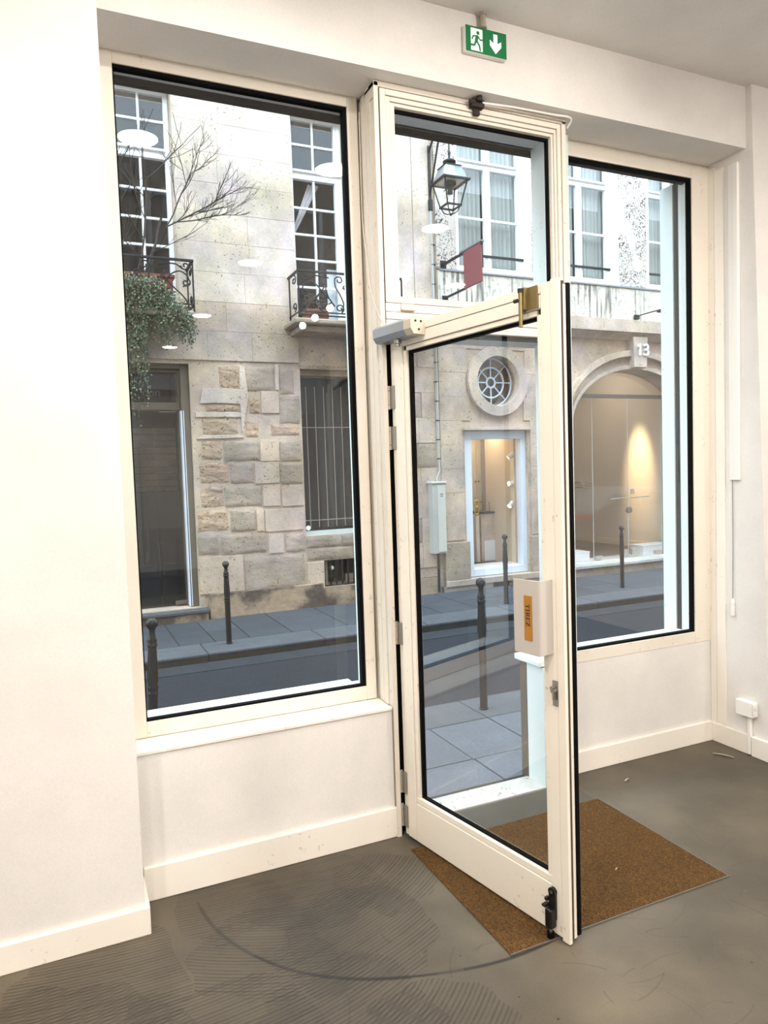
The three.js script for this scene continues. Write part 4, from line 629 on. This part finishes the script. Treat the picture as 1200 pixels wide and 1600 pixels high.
// ================= the pale building on the right =================
const B2 = thing('pale_building', 'pale building across the street with round window, small lit shop and arched doors', 'building', [6, 0, -7.7]);
const ACX = 7.25, ACY = 2.0;
function archPath(a, b, foot, cls = THREE.Path) { const p = new cls(); p.moveTo(ACX - a, foot); p.lineTo(ACX - a, ACY); p.absellipse(ACX, ACY, a, b, Math.PI, 0, true); p.lineTo(ACX + a, foot); p.closePath(); return p; }
const circ = (x, y, r, cls = THREE.Path) => { const p = new cls(); p.absarc(x, y, r, 0, Math.PI * 2); return p; };
{
  const wx = [[4.485, 5.55], [5.935, 6.968], [7.495, 8.53]];
  const holes = [...wx.map(([a, b]) => rect(a, b, 3.87, 5.95)), circ(5.01, 2.573, 0.312), rect(4.53, 5.46, 0.13, 1.96), archPath(1.2, 0.93, 0.0)];
  put(B2, 'wall', extr(rect(4.14, 16, -0.2, 8.5), 0.36, holes).translate(0, 0, FZ0 - 0.372), M.stoneP);
  courses(B2, 4.19, 5.975, 0.62, 3.2, 0.293, 0.42, 0.8, () => 'p', FZ0, [disc(5.01, 2.57, 0.44), hole(4.5, 5.5, 0, 2.02)]);
  put(B2, 'upper_wall', extr(rect(4.2, 16, 3.9, 8.3), 0.03, wx.map(([a, b]) => rect(a - 0.005, b + 0.005, 3.8, 5.95)).map((r) => { r[0][1] = r[1][1] = 3.93; return r; })).translate(0, 0, FZ0 - 0.02), M.pitted, 'old pitted white render');
  put(B2, 'string_band', bx(4.2, 16, 3.41, 3.868, -7.7, -7.615, 0.004), M.band, 'rain streaked band');
  put(B2, 'band_ledge', bx(4.22, 16, 3.862, 3.885, -7.7, -7.6, 0.003), M.zinc);
  { // moulded ledge: upright face over a sloping soffit
    const g = extr([[7.9, 3.17], [7.63, 3.17], [7.53, 3.25], [7.5, 3.255], [7.5, 3.415], [7.9, 3.43]], 11.6).rotateY(Math.PI / 2).translate(4.35, 0, 0);
    put(B2, 'cornice', g, M.stoneP3);
  }
  put(B2, 'roof_cornice', bx(4.2, 17, 8.3, 8.5, -8, -7.5), M.stoneP);
  // windows with curtains and safety bars
  [5.017, 6.45, 8.012].forEach((cx, i) => {
    const w = casement(B2, cx, 0.53, [4.0, 4.59, 5.19, 5.28, 5.62, 5.9], -7.8, { mullion: 0.045, stile: 0.09, cols: 1, tr: [5.19, 5.28], t: 0.026 });
    w.userData.label = 'white French window behind a black safety bar';
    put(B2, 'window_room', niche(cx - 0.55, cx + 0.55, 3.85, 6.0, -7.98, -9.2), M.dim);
    for (const s of [-1, 1]) put(B2, 'curtain', sheet((u, v) => [cx + s * (0.03 + 0.47 * u), 3.9 + 2.05 * v, -7.9 + 0.018 * Math.sin(u * 42 + i) + 0.006 * Math.sin(u * 95)], 60, 1), std(lin(0.36, 0.39, 0.37), 0.9, { side: THREE.DoubleSide }), 'pale pleated curtain');
    put(B2, 'window_reveal', [bx(wx[i][1] - 0.02, wx[i][1] + 0.012, 3.9, 5.94, -7.83, -7.626), bx(wx[i][0] - 0.012, wx[i][0] + 0.02, 3.9, 5.94, -7.83, -7.626), bx(cx - 0.54, cx + 0.54, 3.885, 3.935, -7.84, -7.61, 0.004)], M.white);
    put(B2, 'safety_bar', [bx(cx - 0.53, cx + 0.53, 4.12, 4.148, -7.77, -7.75)], M.iron);
  });
  // round window
  const o = sub(B2, 'round_window', 'round window with spoked white bars in a raised stone ring');
  put(o, 'stone_ring', extr(circ(5.01, 2.57, 0.428, THREE.Shape), 0.1, [circ(5.01, 2.573, 0.31)], 0.006).translate(0, 0, FZ0 - 0.055), M.stoneP3);
  put(o, 'reveal', extr(circ(5.01, 2.573, 0.33, THREE.Shape), 0.24, [circ(5.01, 2.573, 0.312)]).translate(0, 0, -7.86), M.stoneP3);
  const z = -7.785;
  for (const [r, t] of [[0.305, 0.012], [0.19, 0.012], [0.062, 0.013]]) put(o, 'bar_ring', new THREE.TorusGeometry(r, t, 8, 48).translate(5.01, 2.573, z), M.blueWhite);
  for (let i = 0; i < 8; i++) { const a = i * Math.PI / 4; put(o, 'spoke', bar([5.01 + 0.06 * Math.cos(a), 2.573 + 0.06 * Math.sin(a), z], [5.01 + 0.31 * Math.cos(a), 2.573 + 0.31 * Math.sin(a), z], 0.009), M.blueWhite); }
  put(o, 'pane', cyl(5.01, 2.573, z - 0.02, 0.31, 0.31, 0.002, 'z', 40), M.glass);
  // small lit shop
  const s = sub(B2, 'shop_window', 'tall shop window in a pale blue frame');
  put(B2, 'shop_lintel', [bx(4.5, 5.5, 1.965, 2.005, -7.7, -7.6, 0.004)], M.stoneP3);
  for (const g of ringLRTB(4.53, 5.46, 0.14, 1.96, 0.12, 0.075, 0.1, 0.09, -7.82, -7.7, 0.004)) put(s, 'frame', g, M.blueWhite);
  put(s, 'pane', pane(4.65, 5.385, 0.23, 1.86, -7.76), M.glass);
  for (const y of [0.955, 1.045]) put(s, 'gold_numeral', new THREE.TorusGeometry(0.034, 0.012, 10, 28).scale(0.85, 1.25, 0.7).translate(4.735, y, -7.75), M.gold, 'gold figure eight on the glass');
  put(B2, 'window_ledge', bx(4.19, 5.93, 0.06, 0.135, -7.75, -7.585, 0.006), M.stoneP3); put(B2, 'plinth', [bx(4.19, 4.545, 0.135, 0.6, -7.75, -7.6, 0.01), bx(4.16, 4.86, -0.1, 0.062, -7.75, -7.6), bx(5.1, 5.95, -0.1, 0.062, -7.75, -7.6), bx(5.475, 5.95, 0.135, 0.6, -7.75, -7.62, 0.01)], M.stoneG2); put(B2, 'cellar_vent', bx(4.84, 5.12, -0.03, 0.062, -7.75, -7.66), M.dark);
  const warm = std(lin(0.72, 0.62, 0.48), 0.85), beige = std(lin(0.66, 0.59, 0.49), 0.85);
  put(B2, 'shop_room', [...niche(4.4, 6.02, 0.2, 2.1, -7.99, -9.3), bx(5.41, 5.46, 0.2, 2.1, -8.6, -7.9)], warm);
  put(B2, 'loft_room', niche(4.4, 6.0, 2.2, 3.2, -7.99, -9.4), std(lin(0.3, 0.2, 0.11), 0.9)); put(B2, 'loft_beam', [bx(4.4, 6.0, 2.85, 3.0, -8.8, -8.6), bx(4.4, 6.0, 2.33, 2.42, -8.7, -8.5)], std(lin(0.1, 0.05, 0.02), 0.7)); put(B2, 'loft_curtain', bx(5.5, 5.98, 2.2, 3.2, -8.35, -8.3), M.dim);
  put(B2, 'shop_floor', bx(4.42, 6.0, 0.2, 0.21, -9.28, -8.0), M.wood); put(B2, 'display_shelf', bx(4.45, 5.42, 0.2, 0.235, -8.1, -7.8), M.white);
  // arched shop front
  const a = sub(B2, 'stone_arch', 'moulded stone arch with a keystone');
  const half = (A, Bb, C, Dd, z0, z1) => { const p = new THREE.Shape(); p.moveTo(ACX - A, 0); p.lineTo(ACX - A, ACY); p.absellipse(ACX, ACY, A, Bb, Math.PI, 0, true); p.lineTo(ACX + A, 0); p.lineTo(ACX + C, 0); p.lineTo(ACX + C, ACY); p.absellipse(ACX, ACY, C, Dd, 0, Math.PI, false); p.lineTo(ACX - C, 0); p.closePath(); return extr(p, z1 - z0, [], 0.003).translate(0, 0, z0); };
  put(a, 'outer_moulding', half(1.275, 1.03, 1.215, 0.955, -7.7, -7.585), M.stoneP2); put(a, 'hollow_moulding', half(1.215, 0.955, 1.13, 0.83, -7.75, -7.66), M.stoneP3); put(a, 'inner_moulding', half(1.13, 0.83, 1.09, 0.785, -7.98, -7.63), M.stoneP3);
  put(a, 'keystone', extr([[7.145, 2.8], [7.355, 2.8], [7.375, 3.2], [7.13, 3.2]], 0.2, [], 0.006).translate(0.01, 0, -7.74), M.stoneP3);
  put(a, 'number', new TextGeometry('13', { font: fontSans, size: 0.15, depth: 0.02, curveSegments: 6, bevelEnabled: true, bevelSize: 0.004, bevelThickness: 0.004 }).translate(7.175, 2.955, -7.535), M.white, 'white house number 13');
  put(B2, 'shop_step', bx(6.05, 8.45, 0.11, 0.15, -8.2, -7.57, 0.006), M.marble, 'white stone step'); put(B2, 'step_riser', bx(5.98, 8.5, -0.1, 0.112, -8.0, -7.6, 0.006), M.stoneG2);
  const dz = -7.9, d = sub(B2, 'glass_shopfront', 'frameless glass shop doors under a grey head bar');
  put(d, 'head_bar', bx(6.16, 8.34, 2.415, 2.465, dz - 0.04, dz + 0.02, 0.003), std(0x6f6f6c, 0.5, { metalness: 0.3 }));
  { const p = new THREE.Shape(); const t = 2.47, k = Math.sqrt(1 - ((t - ACY) / 0.785) ** 2) * 1.09; p.moveTo(ACX - k, t); p.lineTo(ACX + k, t); const n = 24; for (let i = 1; i < n; i++) { const q = k - 2 * k * i / n; p.lineTo(ACX + q, ACY + 0.785 * Math.sqrt(1 - (q / 1.09) ** 2)); } p.closePath(); put(d, 'fan_pane', extr(p, 0.001).translate(0, 0, dz), M.glass); }
  for (const [x0, x1] of [[6.17, 6.705], [6.715, 7.335], [7.345, 7.975], [7.985, 8.33]]) { put(d, 'pane', pane(x0, x1, 0.165, 2.412, dz), M.glass); }
  put(d, 'glass_edge', [6.71, 7.34, 7.98].map((x) => bx(x - 0.002, x + 0.002, 0.165, 2.41, dz - 0.005, dz + 0.005)), std(lin(0.55, 0.6, 0.57), 0.3));
  put(d, 'side_post', bx(8.005, 8.03, 0.15, 2.41, dz - 0.03, dz + 0.01), M.iron);
  put(d, 'pull_bar', [tube([[7.0, 1.0, dz + 0.03], [7.15, 1.006, dz + 0.04], [7.32, 1.005, dz + 0.03]], 0.008, 8), tube([[7.37, 1.008, dz + 0.03], [7.55, 1.013, dz + 0.04], [7.7, 1.012, dz + 0.03]], 0.008, 8)], M.steel);
  put(d, 'lock', [cyl(7.345, 0.83, dz + 0.012, 0.045, 0.045, 0.03, 'z', 24)], M.steel); put(d, 'patch_fitting', [bx(6.73, 6.85, 0.165, 0.215, dz - 0.02, dz + 0.02, 0.003), bx(7.83, 7.96, 0.165, 0.215, dz - 0.02, dz + 0.02, 0.003), bx(7.24, 7.31, 0.18, 0.27, dz - 0.02, dz + 0.02, 0.003), bx(7.39, 7.47, 0.18, 0.27, dz - 0.02, dz + 0.02, 0.003), bx(7.395, 7.455, 1.06, 1.13, dz - 0.01, dz + 0.01, 0.003)], M.satin);
  const pr = []; for (let i = 0; i < 3; i++) pr.push(bx(6.4, 6.5 + 0.02 * i, 1.175 + 0.035 * (2 - i), 1.191 + 0.035 * (2 - i), dz + 0.001, dz + 0.002)); for (let i = 0; i < 5; i++) pr.push(bx(6.55 + 0.03 * (i % 2), 6.7, 1.165 + 0.022 * i, 1.17 + 0.022 * i, dz + 0.001, dz + 0.002));
  put(d, 'small_print', pr, std(0x33302c, 0.7), 'small dark print on the glass, too small to read');
  // its room
  put(B2, 'gallery_room', [...niche(6.12, 12, 0.14, 3.3, -7.99, -10.9)], beige);
  put(B2, 'gallery_floor', bx(6.12, 12, 0.13, 0.142, -10.9, -7.95), std(lin(0.16, 0.13, 0.1), 0.35));
  put(B2, 'gallery_wall', bx(8.4, 8.6, 0.1, 3.3, -10.9, -7.99), beige); put(B2, 'gallery_skirting', bx(8.388, 8.402, 0.14, 0.24, -10.9, -8.0), warm);
  put(B2, 'gallery_screen', bx(6.15, 6.72, 0.14, 0.62, -8.62, -8.58), M.stoneP2);
}
for (const [x, z, n] of [[6.45, -8.15, 'low white display plinth just inside the arched shop, left'], [8.05, -8.2, 'low white display plinth just inside the arched shop, right']]) {
  const p = thing('display_plinth', n, 'plinth', [x, 0.142, z]); put(p, 'block', bx(x - 0.28, x + 0.28, 0.142, 0.26, z - 0.13, z + 0.14, 0.003), M.white); put(p, 'top_slab', bx(x - 0.285, x + 0.285, 0.26, 0.275, z - 0.135, z + 0.145, 0.003), M.white);
}
{ // lamps inside the shops: glowing heads with lights of their size
  const glow = new THREE.MeshStandardMaterial({ color: 0xffffff, emissive: lin(1, 0.78, 0.5), emissiveIntensity: 8 });
  const lamp = (name, label, x, y, z, dir) => { const g = thing(name, label, 'spotlight', [x, y, z]); const q = new THREE.Quaternion().setFromUnitVectors(V(0, 1, 0), dir.clone().normalize()); const k = (o) => o.applyQuaternion(q).translate(x, y, z); put(g, 'head', k(lathe([[0.001, -0.09], [0.028, -0.085], [0.032, 0], [0.029, 0], [0.026, -0.03], [0.001, -0.03]], 20)), M.white); put(g, 'glowing_lens', k(cyl(0, -0.012, 0, 0.027, 0.027, 0.006)), glow); return g; };
  const sl = (x, y, z, tx, ty, tz, I, ang, pen, rad = 1) => { const l = new THREE.SpotLight(new THREE.Color().setRGB(1, 0.74, 0.42), I, 0, ang, pen, 2); l.position.set(x, y, z); l.target.position.set(tx, ty, tz); scene.add(l, l.target); l.castShadow = true; l.shadow.radius = rad; l.name = 'shop_lamp'; };
  lamp('shop_spotlight', 'spotlight under the gallery ceiling aimed at the slanting wall', 7.76, 3.03, -8.77, V(0.35, -1, 0)); sl(7.78, 2.98, -8.77, 8.4, 1.42, -8.77, 52, 0.235, 1, 4);
  lamp('shop_spotlight', 'warm lamp behind the round window', 5.15, 2.72, -8.7, V(-0.3, -1, 0.3)); sl(5.15, 2.66, -8.68, 5.0, 2.3, -8.5, 3, 0.9, 1); sl(5.75, 2.06, -8.95, 5.9, 1.2, -9.3, 2.2, 0.7, 1); lamp('shop_spotlight', 'recessed warm spotlight at the back right of the lit shop', 5.75, 2.09, -8.95, V(0.1, -1, -0.2)); lamp('shop_spotlight', 'top white spotlight on the right edge of the small lit shop', 5.345, 1.62, -7.93, V(-0.8, -0.7, -0.3)); lamp('shop_spotlight', 'middle white spotlight on the right edge of the small lit shop', 5.345, 1.28, -7.93, V(-1, -0.05, 0.1)); lamp('shop_spotlight', 'lowest white spotlight on the right edge of the small lit shop', 5.345, 0.98, -7.93, V(-0.7, -0.6, 0.2));
  const area = (label, x, y, z, w, h, I, col) => { const t = thing('ceiling_panel_light', label, 'ceiling light', [x, y, z]); put(t, 'housing', bx(x - w / 2 - 0.02, x + w / 2 + 0.02, y, y + 0.04, z - h / 2 - 0.02, z + h / 2 + 0.02), M.white); put(t, 'glowing_panel', bx(x - w / 2, x + w / 2, y - 0.004, y, z - h / 2, z + h / 2), new THREE.MeshStandardMaterial({ color: 0xffffff, emissive: lin(...col), emissiveIntensity: 3 })); const l = new THREE.RectAreaLight(new THREE.Color().setRGB(...col), I, w, h); l.position.set(x, y - 0.012, z); l.lookAt(x, 0, z); l.name = 'shop_panel_lamp'; scene.add(l); };
  area('warm ceiling light inside the small lit shop', 5.1, 2.05, -8.35, 0.5, 0.3, 8, [1, 0.75, 0.45]); area('warm ceiling light inside the arched gallery', 7.6, 3.2, -9.2, 0.5, 0.5, 12, [1, 0.84, 0.64]);
}
{ // furniture of the small shop
  const c = thing('display_cabinet', 'pale display cabinet with a dark top and glass case inside the small lit shop', 'cabinet', [5.33, 0.2, -8.5]);
  put(c, 'body', bx(5.2, 5.47, 0.2, 0.87, -8.65, -8.4, 0.004), M.stoneP2); put(c, 'top', bx(5.19, 5.48, 0.87, 0.895, -8.67, -8.38, 0.003), M.iron); put(c, 'front_panel', bx(5.24, 5.44, 0.22, 0.5, -8.402, -8.394), M.white); put(c, 'glass_case', [...ring4(5.16, 5.37, 0.9, 1.03, 0.007, -8.45, -8.44), ...ring4(5.16, 5.37, 0.9, 1.03, 0.007, -8.6, -8.59)], M.steel); put(c, 'side_post', bx(5.13, 5.185, 0.2, 0.86, -8.5, -8.42, 0.004), M.cream);
  const t = thing('tall_cupboard', 'tall cream cupboard with small round knobs at the back of the lit shop', 'cupboard', [5.3, 0.2, -8.9]);
  put(t, 'carcass', bx(4.6, 5.72, 0.2, 2.05, -9.1, -8.77), M.cream); put(t, 'end_panel', bx(5.7, 5.76, 0.2, 2.05, -8.77, -8.74, 0.003), std(lin(0.7, 0.5, 0.3), 0.7));
  [[4.9, 5.355, M.cream, 5.335], [5.36, 5.44, M.cream, 5.385], [5.445, 5.698, std(lin(0.55, 0.5, 0.48), 0.7), 5.66]].forEach(([p, q, m, k]) => { const e = put(t, 'door', bx(p, q, 0.25, 2.02, -8.77, -8.75, 0.003), m); put(e, 'knob', new THREE.SphereGeometry(0.013, 12, 8).translate(k, 1.31, -8.742), M.oldBrass); });
}
{ // street lantern on its bracket
  const l = thing('street_lantern', 'old square street lantern of dark metal and clear glass on a wall bracket', 'street lantern', [4.13, 4.33, -7.15]);
  const X = 4.13, Z = -7.15, ey = 4.7, frust = (h0, y0, h1, y1, t) => { const c = []; for (const [sx, sz] of [[-1, -1], [1, -1], [1, 1], [-1, 1]]) c.push(bar([X + sx * h0, y0, Z + sz * h0], [X + sx * h1, y1, Z + sz * h1], t, 4)); return c; };
  const pyr = (h0, y0, h1, y1) => new THREE.CylinderGeometry(h1 * Math.SQRT2, h0 * Math.SQRT2, y1 - y0, 4, 1).rotateY(Math.PI / 4).translate(X, (y0 + y1) / 2, Z);
  put(l, 'roof', pyr(0.145, ey + 0.012, 0.095, 4.86), M.zinc, 'bluish metal roof'); put(l, 'roof_rim', [pyr(0.102, 4.86, 0.102, 4.868), pyr(0.09, 4.868, 0.085, 4.875)], M.iron);
  put(l, 'eave', ring4(X - 0.168, X + 0.168, -0.168, 0.168, 0.03, 0, 0.018).map((g) => g.rotateX(Math.PI / 2).translate(0, ey + 0.012, Z)), M.iron); put(l, 'reflector', bx(X - 0.14, X + 0.14, ey + 0.004, ey + 0.01, Z - 0.14, Z + 0.14), M.satin);
  for (const g of frust(0.142, ey, 0.085, 4.44, 0.009)) put(l, 'corner_bar', g, M.iron);
  put(l, 'base_ring', ring4(X - 0.095, X + 0.095, -0.095, 0.095, 0.018, 0, 0.018).map((g) => g.rotateX(Math.PI / 2).translate(0, 4.445, Z)), M.iron);
  for (let i = 0; i < 4; i++) { const a = i * Math.PI / 2 + Math.PI / 4, c = Math.cos(a), s = Math.sin(a); put(l, 'cradle_strap', tube([[X + 0.11 * c, 4.435, Z + 0.11 * s], [X + 0.085 * c, 4.385, Z + 0.085 * s], [X + 0.05 * c, 4.36, Z + 0.05 * s], [X, 4.355, Z]], 0.006, 6, 16), M.iron); const h0 = 0.138, h1 = 0.085, q = i * Math.PI / 2; put(l, 'glass_pane', sheet((u, v) => { const h = h0 + (h1 - h0) * v, x = (u - 0.5) * 2 * h; return [X + x * Math.cos(q) + h * Math.sin(q), ey - v * (ey - 4.445), Z - x * Math.sin(q) + h * Math.cos(q)]; }, 1, 1), M.glass); }
  put(l, 'finial', [new THREE.SphereGeometry(0.014, 12, 8).translate(X, 4.348, Z), lathe([[0.001, 4.9], [0.07, 4.905], [0.075, 4.93], [0.05, 4.945], [0.012, 4.95], [0.012, 5.0], [0.02, 5.01], [0.008, 5.03], [0.008, 5.1]], 20).translate(X, 0, Z), cyl(X, 4.885, Z, 0.03, 0.03, 0.04)], M.iron);
  put(l, 'lamp_holder', [bx(X - 0.05, X + 0.05, 4.66, 4.7, Z - 0.05, Z + 0.05), cyl(X, 4.62, Z, 0.03, 0.03, 0.09)], M.dim);
  put(l, 'bracket', [bx(X - 0.012, X + 0.02, 4.62, 5.3, -7.65, -7.62, 0.003), bar([X, 5.22, -7.63], [X, 5.55, -7.3], 0.014, 6), bar([X, 4.74, -7.62], [X, 5.5, -7.28], 0.013, 6), bar([X, 5.1, Z], [X, 5.5, Z], 0.008, 6), bar([X, 5.5, -7.3], [X, 5.5, -7.1], 0.012, 6), bx(X - 0.02, X + 0.026, 4.55, 4.68, -7.65, -7.605, 0.004)], M.iron);
  // hanging sign
  const s = thing('blade_sign', 'plain dark red hanging sign between two grey arms beside the lantern', 'sign', [4.29, 3.54, -6.96]);
  put(s, 'panel', bx(4.278, 4.302, 3.535, 3.955, -7.15, -6.785, 0.003), M.red); put(s, 'cap', bx(4.27, 4.315, 3.955, 3.972, -7.2, -6.76, 0.002), M.zinc);
  put(s, 'arm', [bx(4.28, 4.3, 3.93, 3.956, -7.65, -7.15), bx(4.28, 4.3, 3.93, 3.958, -6.79, -6.765)], M.iron); put(s, 'arm', bx(4.28, 4.3, 3.53, 3.552, -7.65, -7.15), M.iron); put(s, 'wall_plate', [bx(4.25, 4.33, 3.9, 3.99, -7.66, -7.63, 0.004), bx(4.25, 4.33, 3.51, 3.57, -7.66, -7.605, 0.004)], M.iron);
  const p = thing('sign_lamp', 'black swan neck lamp reaching out above the arched doors', 'wall lamp', [7.25, 3.46, -7.61]);
  put(p, 'base', bx(7.22, 7.29, 3.45, 3.51, -7.63, -7.57, 0.006), M.iron); put(p, 'arm', tube([[7.25, 3.49, -7.58], [7.25, 3.492, -7.35], [7.25, 3.488, -7.15]], 0.008, 8), M.iron); put(p, 'head', bx(7.215, 7.285, 3.455, 3.49, -7.2, -7.08, 0.008), M.iron);
}
{ // a pale grey car down the street, seen only mirrored in the arched glass
  const c = thing('silver_car', 'pale parked car with a red tail light, mirrored in the arched shop glass', 'car', [10.2, -0.08, -5.2]);
  const side = [[8.6, 0.12], [8.58, 0.5], [8.66, 0.66], [9.0, 0.72], [9.35, 0.98], [9.8, 1.05], [10.4, 1.02], [10.9, 0.74], [11.6, 0.64], [11.85, 0.5], [11.85, 0.12]];
  put(c, 'body', extr(side, 1.1, [], 0.04).translate(0, -0.02, -5.75), std(lin(0.62, 0.63, 0.64), 0.2));
  put(c, 'side_glass', [[[9.12, 0.74], [9.42, 0.95], [9.82, 0.99], [9.85, 0.74]], [[9.9, 0.74], [9.88, 0.99], [10.36, 0.96], [10.72, 0.74]]].flatMap((p) => [extr(p, 0.01).translate(0, -0.02, -4.612), extr(p, 0.01).translate(0, -0.02, -5.8)]), std(0x101214, 0.1));
  for (const x of [9.15, 11.25]) for (const z of [-4.75, -5.7]) put(c, 'wheel', cyl(x, 0.12, z, 0.2, 0.2, 0.14, 'z', 28), M.rubber);
  put(c, 'tail_light', [bx(8.525, 8.75, 0.52, 0.62, -5.8, -5.55, 0.02), bx(8.525, 8.75, 0.52, 0.62, -4.85, -4.6, 0.02)], new THREE.MeshStandardMaterial({ color: 0xc01510, emissive: 0xff2010, emissiveIntensity: 1.2, roughness: 0.3 }), 'red tail light');
  c.position.x -= 0.28;
}
scene.traverse((o) => { if (o.isMesh) o.castShadow = o.receiveShadow = true; });
renderer.render(scene, camera);
